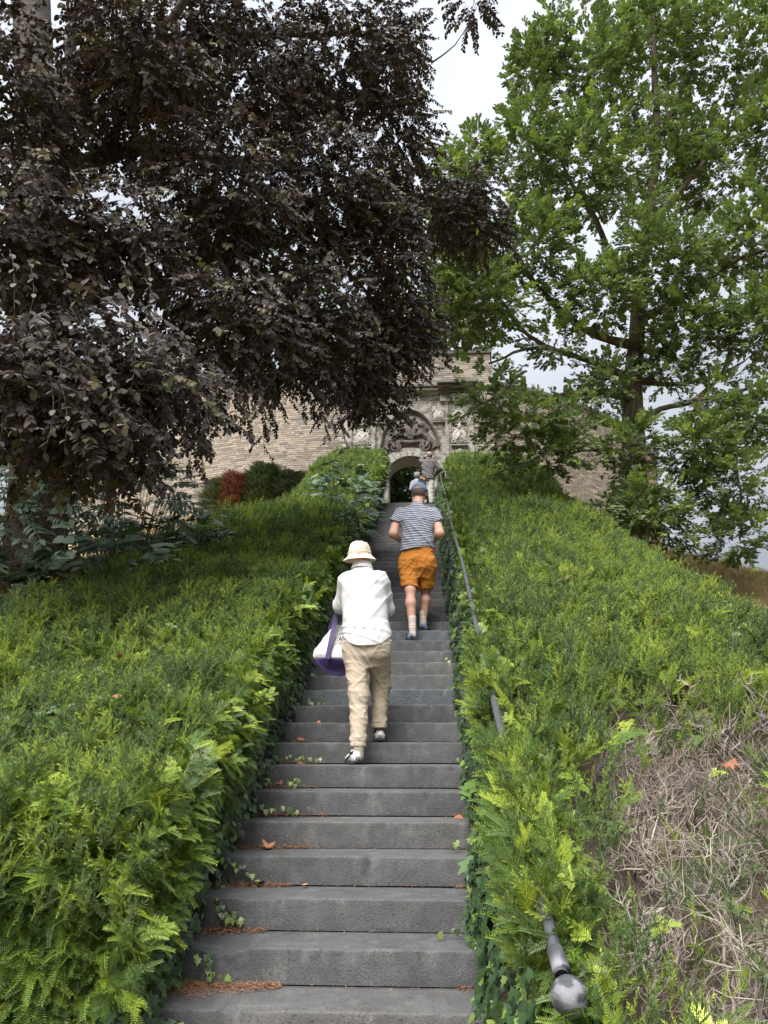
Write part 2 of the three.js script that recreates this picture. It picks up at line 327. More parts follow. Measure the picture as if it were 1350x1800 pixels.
  const nv = 9; for (let i = 0; i < nv; i++) {
    const a0 = mix(-half0, half0, i / nv), a1 = mix(-half0, half0, (i + 1) / nv), w = 0.004;
    const pin = arcPts(rad + 0.002, 4, a0 + w, a1 - w), pout = arcPts(rad + 0.15, 4, a0 + w, a1 - w).reverse();
    mesh('voussoir', slab([...pin, ...pout], zf + 0.05, 0.32, 0.012), i % 3 ? sandstonePale : sandstone, gate);
    const p2 = arcPts(rad + 0.155, 4, a0 + w, a1 - w), o2 = arcPts(rad + 0.30, 4, a0 + w, a1 - w).reverse();
    mesh('voussoir', slab([...p2, ...o2], zf + 0.012, 0.14, 0.006), i % 2 ? sandstone : sandstonePale, gate);
  }
  for (const [xa, xb, ya, yb] of [[cx - half - 0.36, cx - half - 0.05, spring + 0.08, 10.78], [cx + half + 0.05, cx + half + 0.36, spring + 0.08, 10.78]]) block(xa, xb, ya, yb, sandstone, -0.004);
  for (const [a, b] of [[-2.5, -2.36], [-1.72, -1.60], [0.62, 0.72], [1.36, 1.5]]) mesh('pilaster_strip', new Tri().box(a, b, 8.0, 12.3, zf - 0.05, zf + 0.075).geo(true), sandstone, gate);
  // frieze and cornice, broken forward over the side bays
  for (const [a, b, pr, n] of [[-2.56, -1.44, 0.16, 3], [-1.44, 0.46, 0.0, 5], [0.46, 1.56, 0.16, 3]]) {
    for (let i = 0; i < n; i++) block(mix(a, b, i / n), mix(a, b, (i + 1) / n), 12.2, 12.46, i % 2 ? sandstone : sandstonePale, pr * 0.7, 'frieze_block');
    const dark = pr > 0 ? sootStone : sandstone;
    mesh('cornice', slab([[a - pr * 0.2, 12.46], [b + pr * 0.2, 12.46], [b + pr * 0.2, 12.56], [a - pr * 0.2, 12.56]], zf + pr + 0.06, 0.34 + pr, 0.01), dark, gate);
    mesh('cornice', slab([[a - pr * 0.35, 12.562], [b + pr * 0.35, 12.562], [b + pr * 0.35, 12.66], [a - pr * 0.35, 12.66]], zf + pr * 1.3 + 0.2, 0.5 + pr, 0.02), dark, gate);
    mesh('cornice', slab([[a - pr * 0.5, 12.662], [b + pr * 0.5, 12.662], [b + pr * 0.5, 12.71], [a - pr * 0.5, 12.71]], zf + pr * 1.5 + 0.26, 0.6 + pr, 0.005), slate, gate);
  }
  // tympanum: pale panel, dark hood moulding, two lions holding a shield among scrollwork
  const hood = smoothPath([[-1.40, 10.70], [-1.34, 11.08], [-1.16, 11.44], [-0.88, 11.74], [-0.51, 11.88], [-0.15, 11.74], [0.12, 11.44], [0.30, 11.08], [0.39, 10.64]].map(p => V(p[0], p[1], 0)), 40);
  const HT = new Tri(); const hw = [[-0.03, 0], [-0.03, 0.08], [-0.01, 0.13], [0.03, 0.16], [0.045, 0.15], [0.045, 0]];
  let prevRow; hood.forEach((p, i) => { const t = V(0, 0, 0).subVectors(hood[Math.min(40, i + 1)], hood[Math.max(0, i - 1)]).normalize(), n = V(-t.y, t.x, 0); const row = hw.map(([o, d]) => HT.v(p.x + n.x * o, p.y + n.y * o, zf + d, i * 0.05, o + d)); if (prevRow) for (let s = 0; s < row.length - 1; s++) HT.q(prevRow[s], row[s], row[s + 1], prevRow[s + 1]); prevRow = row; });
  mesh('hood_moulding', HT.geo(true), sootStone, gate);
  const X = x => x + 0.5; // carving drawn about the axis of the arch
  const lion = s => p0 => { // rampant, leaning on the shield
    const p = [s * p0[0], p0[1], p0[2]];
    return blend(0.05, cap(p, [0.33, 0.42, 0.03], [0.62, 0.16, 0.0], 0.13, 0.10), cap(p, [0.62, 0.16, 0], [0.78, -0.08, 0.02], 0.10, 0.055), cap(p, [0.78, -0.08, 0.02], [0.70, -0.16, 0.06], 0.05, 0.04),
      cap(p, [0.36, 0.36, 0.08], [0.14, 0.26, 0.12], 0.06, 0.045), cap(p, [0.42, 0.5, 0.06], [0.2, 0.52, 0.12], 0.055, 0.045), ell(p, [0.36, 0.64, 0.1], [0.11, 0.12, 0.11]), ell(p, [0.40, 0.56, 0.05], [0.16, 0.17, 0.1]), ell(p, [0.29, 0.62, 0.17], [0.055, 0.05, 0.06]),
      cap(p, [0.6, 0.1, 0.02], [0.5, -0.08, 0.05], 0.075, 0.05));
  };
  const ring = (p, c, R, r) => { const d = Math.hypot(p[0] - c[0], p[1] - c[1]) - R; return Math.hypot(d, p[2] - c[2]) - r; };
  const rel = p => {
    let d = Math.min(lion(1)(p), lion(-1)(p));
    d = smin(d, ell(p, [0, 0.42, 0.02], [0.24, 0.3, 0.11]), 0.02);
    for (const s of [-1, 1]) { d = Math.min(d, ring(p, [s * 0.46, -0.05, 0.02], 0.15, 0.035)); d = Math.min(d, ring(p, [s * 0.5, 0.0, 0.02], 0.085, 0.03)); d = smin(d, cap(p, [s * 0.3, 0.12, 0.04], [s * 0.05, 0.06, 0.08], 0.05, 0.06), 0.03); d = Math.min(d, ring(p, [s * 0.2, 0.7, 0.03], 0.08, 0.03)); d = smin(d, cap(p, [s * 0.3, 0.1, 0.03], [s * 0.42, -0.14, 0.03], 0.04, 0.025), 0.03); }
    d = smin(d, ell(p, [0, 0.78, 0.05], [0.12, 0.14, 0.14]), 0.04); d = smin(d, cap(p, [-0.13, 0.9, 0.06], [0.13, 0.9, 0.06], 0.05), 0.03);
    return d + 0.016 * noise(p[0] * 17, p[1] * 17, p[2] * 17 + 3) + 0.008 * noise(p[0] * 40, p[1] * 40, p[2] * 40);
  };
  const carve = surface(rel, [-0.95, -0.3, -0.05], [0.95, 1.08, 0.28], 0.016); carve.translate(cx, 10.76, zf - 0.02);
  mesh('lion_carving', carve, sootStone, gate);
  // coats of arms in the side bays
  const arms = (x, y, w, h, kind, m) => {
    const s = p => {
      let d = blend(0.03, ell(p, [0, 0, 0], [0.56, 0.62, 0.16])); d = Math.max(d, -ell(p, [0, -0.02, 0.2], [0.40, 0.44, 0.12]));
      d = Math.min(d, Math.max(ell(p, [0, -0.06, 0.02], [0.36, 0.42, 0.16]), p[1] - 0.26));
      if (kind === 0) { for (const q of [-1, 1]) d = Math.min(d, cap(p, [q * 0.22, -0.26, 0.15], [-q * 0.2, 0.14, 0.15], 0.03), ring(p, [-q * 0.2, 0.18, 0.15], 0.05, 0.025)); }
      else d = Math.min(d, cap(p, [-0.1, -0.2, 0.15], [0.06, 0.1, 0.16], 0.08, 0.06), cap(p, [-0.1, -0.2, 0.15], [-0.2, -0.3, 0.15], 0.04), cap(p, [0.0, -0.1, 0.15], [0.18, -0.22, 0.15], 0.04), cap(p, [0.06, 0.06, 0.15], [0.2, 0.14, 0.15], 0.04), ell(p, [0.08, 0.17, 0.16], [0.08, 0.07, 0.07]));
      for (const q of [-1, 1]) { d = Math.min(d, ring(p, [q * 0.38, 0.44, 0.04], 0.13, 0.05), ring(p, [q * 0.46, -0.42, 0.04], 0.11, 0.045)); d = smin(d, cap(p, [0, 0.62, 0.05], [q * 0.34, 0.5, 0.05], 0.08, 0.05), 0.04); }
      if (kind === 1) d = smin(d, blend(0.05, cap(p, [0, 0.6, 0.08], [0.05, 0.95, 0.08], 0.13, 0.08), cap(p, [-0.05, 0.8, 0.08], [-0.3, 0.86, 0.08], 0.06, 0.04), cap(p, [0.1, 0.75, 0.08], [0.32, 0.66, 0.08], 0.06, 0.04)), 0.04);
      return d + 0.012 * noise(p[0] * 9, p[1] * 9, p[2] * 9);
    };
    const q = surface(s, [-0.75, -0.75, -0.05], [0.75, 1.15, 0.35], 0.034); q.scale(w / 1.24, h / 1.3, 0.62); q.translate(x, y, zf + 0.005);
    mesh('coat_of_arms', q, m, gate);
    mesh('panel_ledge', new Tri().box(x - w * 0.52, x + w * 0.52, y - h * 0.60, y - h * 0.55, zf - 0.02, zf + 0.10).geo(true), sandstone, gate);
  };
  for (const [x, k] of [[-2.02, 0], [1.05, 1]]) { arms(x, 11.02, 0.52, 0.58, k, whiteStone); arms(x, 11.72, 0.46, 0.44, 1 - k, whiteStone); }
  arms(-1.42, 11.74, 0.40, 0.42, 0, whiteStone); arms(0.42, 11.74, 0.40, 0.42, 0, whiteStone);
  arms(-2.02, 10.3, 0.5, 0.5, 1, whiteStone); arms(1.05, 10.3, 0.5, 0.5, 0, whiteStone);
  const font = await new FontLoader().loadAsync('fonts/droid/droid_serif_regular.typeface.json');
  const ins = new TextGeometry('Nojuuet', { font, size: 0.13, depth: 0.012, curveSegments: 2 }); ins.translate(-0.2, 12.28, zf + 0.006);
  mesh('inscription', ins, mat([0.035, 0.032, 0.03], 0.9), gate);
}
// ---------------------------------------------------------------- leaf and spray shapes
const leafMat = (rough = 0.6, through = 0) => { const m = through ? new THREE.MeshPhysicalMaterial({ roughness: 1, transmission: through, thickness: 0, side: THREE.DoubleSide }) : new THREE.MeshStandardMaterial({ roughness: rough, side: THREE.DoubleSide }); return m; };
function basis(p, grow, face, s, sy = s) { // y along growth, z towards face
  const y = grow.clone().normalize(), x = V(0, 0, 0).crossVectors(y, face); if (x.lengthSq() < 1e-6) x.set(1, 0, 0); x.normalize(); const z = V(0, 0, 0).crossVectors(x, y);
  return new THREE.Matrix4().makeBasis(x.multiplyScalar(s), y.multiplyScalar(sy), z.multiplyScalar(s)).setPosition(p);
}
function needle(T, b, d, side, len, w) { // a kite of two triangles
  const mx = b.x + d.x * len * 0.45, my = b.y + d.y * len * 0.45, mz = b.z + d.z * len * 0.45, h = w / 2;
  const a = T.v(b.x, b.y, b.z), l = T.v(mx - side.x * h, my - side.y * h, mz - side.z * h), t = T.v(b.x + d.x * len, b.y + d.y * len, b.z + d.z * len), r = T.v(mx + side.x * h, my + side.y * h, mz + side.z * h);
  T.q(a, l, t, r);
}
function yewSpray(seed, L, gap, w, sides, round, nl = 0.024) {
  const r = rng(seed), T = new Tri();
  const shoot = (p0, dir, len, up) => {
    const n = Math.max(3, Math.round(len / gap)), pts = [], d = dir.clone().normalize(), lat = V(0, 0, 0).crossVectors(d, up).normalize(), nrm = V(0, 0, 0).crossVectors(lat, d).normalize();
    const droop = round ? 0.05 : 0.35 * (0.5 + r());
    for (let k = 0; k <= 4; k++) { const t = k / 4; pts.push(p0.clone().addScaledVector(d, len * t).addScaledVector(nrm, -droop * len * t * t)); }
    T.tube(pts, [0.0016, 0.0014, 0.0012, 0.001, 0.0005], 3, false);
    for (let k = 1; k <= n; k++) {
      const t = k / n, b = p0.clone().addScaledVector(d, len * t).addScaledVector(nrm, -droop * len * t * t), nn = nl * (0.6 + 0.4 * Math.sin(Math.PI * Math.min(1, t * 0.8 + 0.25))) * (0.85 + 0.3 * r());
      if (round) for (let q = 0; q < 2; q++) { const a = k * 2.4 + q * Math.PI + r() * 0.6, out = lat.clone().multiplyScalar(Math.cos(a)).addScaledVector(nrm, Math.sin(a)), e = mix(0.75, 1.25, t); needle(T, b, out.multiplyScalar(1).addScaledVector(d, e).normalize(), V(0, 0, 0).crossVectors(d, out).normalize(), nn, w); }
      else for (const s of [-1, 1]) { const e = mix(0.45, 1.0, t) + (r() - 0.5) * 0.25; const dd = lat.clone().multiplyScalar(s).addScaledVector(d, e).addScaledVector(nrm, (r() - 0.35) * 0.35).normalize(); needle(T, b, dd, V(0, 0, 0).crossVectors(dd, nrm).normalize(), nn, w); }
    }
  };
  const up = V(0, 0, 1);
  shoot(V(0, 0, 0), V(0, 1, 0), L, up);
  for (let q = 0; q < sides; q++) {
    const t = 0.15 + 0.6 * (q + r() * 0.5) / sides, s = q % 2 ? 1 : -1, az = round ? q * 2.1 : 0;
    const dir = round ? V(Math.cos(az) * 0.75, 1, Math.sin(az) * 0.75) : V(s * 0.8, 1, (r() - 0.5) * 0.3);
    shoot(V(0, L * t, 0), dir, L * (0.5 - 0.3 * t) * (0.8 + 0.5 * r()), up);
  }
  return T.geo();
}
// flat leaf from an outline, gently folded along the midrib; base at 0, tip along +y
function leafGeo(outline, fold = 0.12, curl = 0.1) { // outline: right half [x, y] from base to tip
  const T = new Tri(), n = outline.length, mid = [], R = [], Lf = [];
  const z = (x, y) => fold * Math.abs(x) - curl * y * y;
  outline.forEach(([x, y]) => { mid.push(T.v(0, y, z(0, y))); R.push(x > 0.001 ? T.v(x, y, z(x, y)) : -1); Lf.push(x > 0.001 ? T.v(-x, y, z(x, y)) : -1); });
  for (let i = 0; i < n - 1; i++) for (const [S, f] of [[R, 0], [Lf, 1]]) {
    const a = mid[i], b = S[i], c = S[i + 1], d = mid[i + 1], tri = (p, q, r) => f ? T.t(p, r, q) : T.t(p, q, r);
    if (b >= 0 && c >= 0) { tri(a, b, c); tri(a, c, d); } else if (c >= 0) tri(a, c, d); else if (b >= 0) tri(a, b, d);
  }
  return T;
}
const beechOutline = [[0, 0], [0.2, 0.12], [0.32, 0.38], [0.29, 0.62], [0.15, 0.86], [0, 1]];
const oakOutline = [[0, 0], [0.05, 0.1], [0.16, 0.2], [0.1, 0.3], [0.27, 0.44], [0.16, 0.55], [0.33, 0.68], [0.2, 0.8], [0.2, 0.92], [0, 1]];
const ivyOutline = [[0, 0.16], [0.2, 0.0], [0.46, 0.1], [0.28, 0.34], [0.38, 0.56], [0.17, 0.6], [0, 1]];
const mapleOutline = [[0, 0.12], [0.22, 0.0], [0.52, 0.06], [0.4, 0.2], [0.62, 0.46], [0.4, 0.44], [0.3, 0.5], [0.36, 0.74], [0.17, 0.68], [0, 1]];
const elderOutline = [[0, 0], [0.12, 0.1], [0.19, 0.35], [0.16, 0.62], [0.07, 0.86], [0, 1]];
const roundOutline = [[0, 0.06], [0.28, 0], [0.46, 0.22], [0.44, 0.5], [0.26, 0.8], [0, 1]];
function addLeaf(T, src, M) { const o = T.p.length / 3, v = V(0, 0, 0); for (let k = 0; k < src.p.length; k += 3) { v.set(src.p[k], src.p[k + 1], src.p[k + 2]).applyMatrix4(M); T.v(v.x, v.y, v.z); } for (const i of src.i) T.i.push(i + o); }
function leafySpray(seed, src, { L, n, size, flat = 0.5, droop = 0.2, hang = 0, spread = 1 }) {
  const r = rng(seed), T = new Tri(), pts = [];
  const at = t => V(Math.sin(t * 3 + seed) * 0.04 * L, L * t, -droop * L * t * t);
  for (let k = 0; k <= 4; k++) pts.push(at(k / 4));
  T.tube(pts, [0.003, 0.0025, 0.002, 0.0015, 0.001], 3, false);
  for (let k = 0; k < n; k++) {
    const t = 0.12 + 0.88 * (k + r() * 0.4) / n, s = k % 2 ? 1 : -1, p = at(t), az = flat > r() ? 0 : (r() - 0.5) * 2.6;
    const grow = V(s * Math.cos(az) * spread, 0.55 + 0.5 * t - hang * 0.2, Math.sin(az) * spread - hang).normalize(), face = V((r() - 0.5) * 0.9, -0.2 + (r() - 0.5) * 0.6, 1 - hang * 0.5);
    addLeaf(T, src, basis(p, grow, face, size * (0.7 + 0.5 * r())));
  }
  return T.geo();
}
const tintOf = (r, a, b) => { const t = r(), k = 0.8 + 0.4 * r(); return col(mix(a[0], b[0], t) * k, mix(a[1], b[1], t) * k, mix(a[2], b[2], t) * k); };

// ---------------------------------------------------------------- clipped yew hedges either side of the steps
const yewMat = leafMat(0.5), yewSoft = leafMat(1, 0.3);
const HEDGE = {
  left: { round: 0.3, x0: -3.75, x1: -1.2, f0: 3.2, f1: 20.4, side: f => mix(-3.75, -2.8, smooth(8.5, 14, f)), inner: 1, h: f => 0.93 + 0.5 * smooth(14.5, 17.5, f) + 0.06 * Math.sin(f * 1.3) },
  right: { round: 0.45, x0: 0.43, x1: 2.95, f0: 1.5, f1: 20.9, side: () => 0.43, inner: 0, h: f => 0.90 + 0.38 * smooth(13, 18, f) + 0.05 * Math.sin(f * 1.1 + 1) },
};
const dead = (x, f) => { // the browned patch near the foot of the right hedge
  const a = 0.50 + 0.26 * noise(f * 1.6, 4.2) + 0.12 * Math.max(0, f - 3), b = 4.4 + 0.5 * noise(x * 1.4, 8.8) + 0.12 * (x - 1.5);
  return smooth(a - 0.2, a + 0.35, x) * (1 - smooth(b - 0.35, b + 0.35, f)) * (0.86 + 0.14 * smooth(-0.25, 0.05, noise(x * 2.6, f * 2.6, 14)));
};
function hedgeTop(H, x, f) {
  const d = Math.min(x - H.side(f), H.x1 - x, (f - H.f0) * 1.0, H.f1 - f), q = clamp(1 - d / H.round);
  const bump = 0.11 * noise(x * 1.1, f * 1.1, 5) + 0.09 * noise(x * 2.6, f * 2.6, 9) + 0.09 * noise(x * 6, f * 6, 2) + 0.05 * noise(x * 13, f * 13, 7);
  return nose(f) + H.h(f) + bump - (H.inner ? 0 : 0.2 * smooth(1.7, 2.9, x) * smooth(4.5, 6.5, f)) - H.round * 0.75 * (1 - Math.sqrt(Math.max(0, 1 - q * q)));
}
function hedge(H, key, label, seed) {
  const g = thing('yew_hedge', label, 'hedge'), r = rng(seed);
  // solid twig-brown core added so the gaps between sprays look dark
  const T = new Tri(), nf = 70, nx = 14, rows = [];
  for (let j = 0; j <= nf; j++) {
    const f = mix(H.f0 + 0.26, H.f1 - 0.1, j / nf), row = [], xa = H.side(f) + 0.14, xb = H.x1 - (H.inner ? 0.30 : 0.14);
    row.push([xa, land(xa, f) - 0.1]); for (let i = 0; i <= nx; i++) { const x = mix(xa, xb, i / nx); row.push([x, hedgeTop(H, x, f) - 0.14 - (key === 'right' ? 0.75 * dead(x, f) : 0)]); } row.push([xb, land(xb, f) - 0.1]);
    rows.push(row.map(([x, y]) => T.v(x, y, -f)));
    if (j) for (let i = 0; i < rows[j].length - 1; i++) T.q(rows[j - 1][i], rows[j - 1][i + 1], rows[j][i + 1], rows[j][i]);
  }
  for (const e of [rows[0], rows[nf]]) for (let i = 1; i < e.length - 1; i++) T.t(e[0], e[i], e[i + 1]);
  mesh('inner_core', T.geo(), mat([0.085, 0.07, 0.042], 1), g);
  // sprays of needles, three grades of detail by size in view
  const kinds = [
    { near: 0, far: 5.2, den: 1150, flat: [1, 2, 3, 17, 18].map((q, i) => yewSpray(q, 0.10 + 0.014 * i, 0.0055, 0.0038, 1 + i % 4, false, 0.022)), up: [4, 5, 6, 19].map((q, i) => yewSpray(q, 0.10 + 0.02 * i, 0.006, 0.0038, 2 + i % 3, true, 0.020)) },
    { near: 5.2, far: 10, den: 820, flat: [7, 8, 27].map((q, i) => yewSpray(q, 0.12 + 0.015 * i, 0.009, 0.006, 2 + i % 2, false, 0.024)), up: [9, 10, 29].map((q, i) => yewSpray(q, 0.12 + 0.022 * i, 0.009, 0.006, 2 + i, true, 0.022)) },
    { near: 10, far: 30, den: 520, flat: [11, 12].map(q => yewSpray(q, 0.16, 0.015, 0.0105, 2, false, 0.03)), up: [13, 14, 33].map((q, i) => yewSpray(q, 0.15 + 0.025 * i, 0.015, 0.010, 3, true, 0.028)) },
  ];
  const lists = kinds.map(k => ({ flat: k.flat.map(() => []), up: k.up.map(() => []) }));
  const railOpen = f => f < 2.82 || (f > 3.92 && f < 4.58) || f > 5.5;
  const put = (type, p, grow, face, s, c, f) => { if (!H.inner && railOpen(f) && p.x < 0.56 && p.y > nose(f) + 0.45) { if (p.x < 0.44 || p.y > nose(f) + 0.82) return; } const q = kinds.findIndex(k => f < k.far), L = lists[q][type]; L[Math.floor(r() * L.length)].push([basis(p, grow, face, s), c]); };
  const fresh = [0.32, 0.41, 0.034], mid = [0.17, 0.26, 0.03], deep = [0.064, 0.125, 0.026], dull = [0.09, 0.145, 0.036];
  const pick = (lum) => { const q = r(); return q < lum * 0.75 ? tintOf(r, fresh, mid) : q < 0.5 + lum * 0.4 ? tintOf(r, mid, deep) : tintOf(r, deep, dull); };  // new growth on top; low lum on the faces also paints their shade
  for (const k of kinds) {
    const a = Math.max(k.near, H.f0), b = Math.min(k.far, H.f1); if (b <= a) continue;
    // top: upright shoots over a bed of flat sprays
    const n = (b - a) * (H.x1 - H.x0) * k.den;
    for (let i = 0; i < n; i++) {
      const f = mix(a, b, r()), x = mix(H.side(f), H.x1, r()); if (key === 'right' && r() < dead(x, f) * 0.97) continue;
      const patch = 0.7 * noise(x * 0.8, f * 0.8, 20 + seed) + 0.8 * noise(x * 3.1, f * 3.1, 40 + seed), up = r() < 0.68, tall = r() * r() * r();
      const y = hedgeTop(H, x, f) - 0.11 * r() - (up ? 0.03 : 0.02), lean = key === 'right' ? 0.22 : 0.05;
      const grow = up ? V((r() - 0.5) * 0.75 + lean, 1, (r() - 0.5) * 0.75 + 0.12) : V((r() - 0.5) * 2, 0.55, (r() - 0.5) * 2 + 0.4);
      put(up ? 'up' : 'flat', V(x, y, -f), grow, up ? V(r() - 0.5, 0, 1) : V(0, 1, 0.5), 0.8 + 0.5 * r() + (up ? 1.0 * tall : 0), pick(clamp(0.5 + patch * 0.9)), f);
    }
    // long faces: flat sprays hanging outward, tints darkened to put in shade
    for (const [inner, s, dens] of [[H.inner, 1, H.inner ? 1 : 0.45], [!H.inner, -1, H.inner ? 0.4 : 1]]) {
      const m = (b - a) * 1.1 * k.den * 1.15 * dens;
      for (let i = 0; i < m; i++) {
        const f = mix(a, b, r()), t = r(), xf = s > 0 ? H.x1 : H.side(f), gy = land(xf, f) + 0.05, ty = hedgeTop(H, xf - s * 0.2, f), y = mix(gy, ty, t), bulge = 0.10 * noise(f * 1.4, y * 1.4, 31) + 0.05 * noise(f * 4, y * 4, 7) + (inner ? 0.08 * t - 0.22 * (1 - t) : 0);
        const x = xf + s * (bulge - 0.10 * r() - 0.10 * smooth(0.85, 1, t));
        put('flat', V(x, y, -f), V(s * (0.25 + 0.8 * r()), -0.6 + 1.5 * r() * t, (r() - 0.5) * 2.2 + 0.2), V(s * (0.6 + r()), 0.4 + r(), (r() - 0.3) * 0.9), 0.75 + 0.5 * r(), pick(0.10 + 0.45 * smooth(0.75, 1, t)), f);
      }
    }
  }
  if (!H.inner) for (let i = 0; i < 4600; i++) { // growth that has swallowed parts of the handrail
    const f = 2.85 + 6 * r(), hid = smooth(2.82, 2.95, f) * (1 - smooth(3.8, 3.95, f)) + smooth(4.55, 4.68, f) * (1 - smooth(5.3, 5.5, f)), side = r() < 0.5 && hid < 0.5; if (hid < 0.5 && !side) continue;
    const lo = 0, p = side ? V(0.31 - lo + 0.07 * r() + 0.04 * noise(f * 3, 2), nose(f) + 0.45 + 0.35 * r(), -f) : V(0.31 + 0.18 * r(), nose(f) + 0.55 + 0.34 * r(), -f); if (side && (f > 5.6 || noise(f * 1.7, 6.1) < 0.0)) continue;
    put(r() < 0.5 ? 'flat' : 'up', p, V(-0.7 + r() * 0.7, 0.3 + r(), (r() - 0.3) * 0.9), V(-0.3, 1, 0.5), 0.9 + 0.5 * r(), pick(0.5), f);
  }
  if (!H.inner) for (let i = 0, m = 0; i < 2000 && m < 46; i++) { // live shoots among the dead wood
    const x = mix(0.8, 3.0, r()), f = mix(1.9, 4.6, r()); if (r() > dead(x, f)) continue; m++;
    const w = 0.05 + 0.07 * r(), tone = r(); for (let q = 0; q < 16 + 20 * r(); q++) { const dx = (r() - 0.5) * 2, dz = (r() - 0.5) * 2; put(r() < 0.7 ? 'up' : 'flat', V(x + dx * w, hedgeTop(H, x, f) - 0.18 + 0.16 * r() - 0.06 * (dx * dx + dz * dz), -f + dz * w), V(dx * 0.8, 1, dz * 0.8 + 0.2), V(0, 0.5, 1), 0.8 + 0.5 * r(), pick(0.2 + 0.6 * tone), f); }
  }
  // the end of the hedge facing downhill, its shade mixed into darker tints
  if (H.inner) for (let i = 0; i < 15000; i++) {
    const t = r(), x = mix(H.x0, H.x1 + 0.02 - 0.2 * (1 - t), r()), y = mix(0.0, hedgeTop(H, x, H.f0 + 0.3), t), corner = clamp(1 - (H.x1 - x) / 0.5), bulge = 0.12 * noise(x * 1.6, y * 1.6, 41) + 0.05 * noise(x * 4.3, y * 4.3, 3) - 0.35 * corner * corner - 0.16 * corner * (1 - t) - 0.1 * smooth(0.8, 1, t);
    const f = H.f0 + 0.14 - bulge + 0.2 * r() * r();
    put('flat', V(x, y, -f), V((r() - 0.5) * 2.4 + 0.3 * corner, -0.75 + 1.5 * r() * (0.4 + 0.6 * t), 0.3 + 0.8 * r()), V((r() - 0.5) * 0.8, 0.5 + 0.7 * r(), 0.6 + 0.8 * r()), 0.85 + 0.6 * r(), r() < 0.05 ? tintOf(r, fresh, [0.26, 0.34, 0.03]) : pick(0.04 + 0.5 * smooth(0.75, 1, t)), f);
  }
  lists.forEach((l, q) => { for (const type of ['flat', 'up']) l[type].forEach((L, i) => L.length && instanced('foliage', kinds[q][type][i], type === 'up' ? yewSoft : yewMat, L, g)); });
  return g;
}
const leftHedge = hedge(HEDGE.left, 'left', 'broad clipped yew hedge on the left of the steps, wholly green', 101);
const rightHedge = hedge(HEDGE.right, 'right', 'broad clipped yew hedge on the right of the steps with a bare brown patch', 202);

// bare dead wood in the right hedge: forked sticks rising out of the inside of the hedge
{
  const r = rng(31), H = HEDGE.right, mats = [mat([0.32, 0.265, 0.225], 0.9), mat([0.19, 0.15, 0.125], 0.9), mat([0.42, 0.37, 0.32], 0.9), mat([0.27, 0.24, 0.215], 0.9)];
  const stick = (T, p, dir, L, r0, depth) => {
    const k1 = V(r() - 0.5, r() - 0.5, r() - 0.5).multiplyScalar(L * 0.5), k2 = V(r() - 0.5, r() - 0.5, r() - 0.5).multiplyScalar(L * 0.25), n = depth ? 4 : 6, pts = [];
    for (let k = 0; k <= n; k++) { const t = k / n; pts.push(p.clone().addScaledVector(dir, L * t).addScaledVector(k1, Math.sin(t * 2.6)).addScaledVector(k2, Math.sin(t * 7))); }
    T.tube(pts, pts.map((_, k) => r0 * (1 - 0.6 * k / n)), depth ? 4 : 5);
    if (depth < 2) for (let q = 0; q < (depth ? 2 + r() : 6 + 4 * r()); q++) { const k = 1 + Math.floor(r() * (n - 1)), d2 = dir.clone().multiplyScalar(0.7).add(V((r() - 0.5) * 1.9, (r() - 0.25) * 1.2, (r() - 0.5) * 1.9)).normalize(); stick(T, pts[k], d2, L * (0.32 + 0.35 * r()), r0 * (0.45 + 0.2 * r()), depth + 1); }
  };
  let n = 0;
  for (let tries = 0; tries < 9000 && n < 290; tries++) {
    const x = mix(0.55, 3.0, r()), f = mix(1.7, 5.0, r()); if (r() > Math.pow(dead(x, f), 0.6) || x < 0.66) continue; n++;
    const T = new Tri(), az = r() * 6.28, el = 0.15 + 1.2 * r(), L = 0.22 + 0.24 * r(), dir = V((x < 1.1 ? Math.abs(Math.cos(az)) : Math.cos(az)) * Math.cos(el), Math.sin(el), Math.sin(az) * Math.cos(el));
    stick(T, V(x, hedgeTop(H, x, f) - 0.10 - 0.18 * r() - L * 0.5 * Math.sin(el), -f), dir, L, 0.004 + 0.008 * r() * r(), 0);
    mesh('dead_branch', T.geo(), mats[Math.floor(r() * 4)], rightHedge);
  }
  const rest = mats.map(() => new Tri());
  for (let tries = 0, m = 0; tries < 30000 && m < 1400; tries++) { // thinner wood below
    const x = mix(0.6, 3.0, r()), f = mix(1.6, 5.0, r()); if (r() > Math.pow(dead(x, f), 0.6) || x < 0.7) continue; m++;
    const az = r() * 6.28, el = 1.3 * r() - 0.1, L = 0.16 + 0.2 * r(); stick(rest[Math.floor(r() * 4)], V(x, hedgeTop(H, x, f) - 0.16 - 0.34 * r(), -f), V((x < 1.0 ? Math.abs(Math.cos(az)) : Math.cos(az)) * Math.cos(el), Math.sin(el), Math.sin(az) * Math.cos(el)), L, 0.002 + 0.003 * r() * r(), 1);
  }
  rest.forEach((T, i) => { const o = mesh('dead_twigs', T.geo(), mats[i], rightHedge); o.userData.kind = 'stuff'; o.userData.label = 'tangle of bare dead brown twigs'; });
}

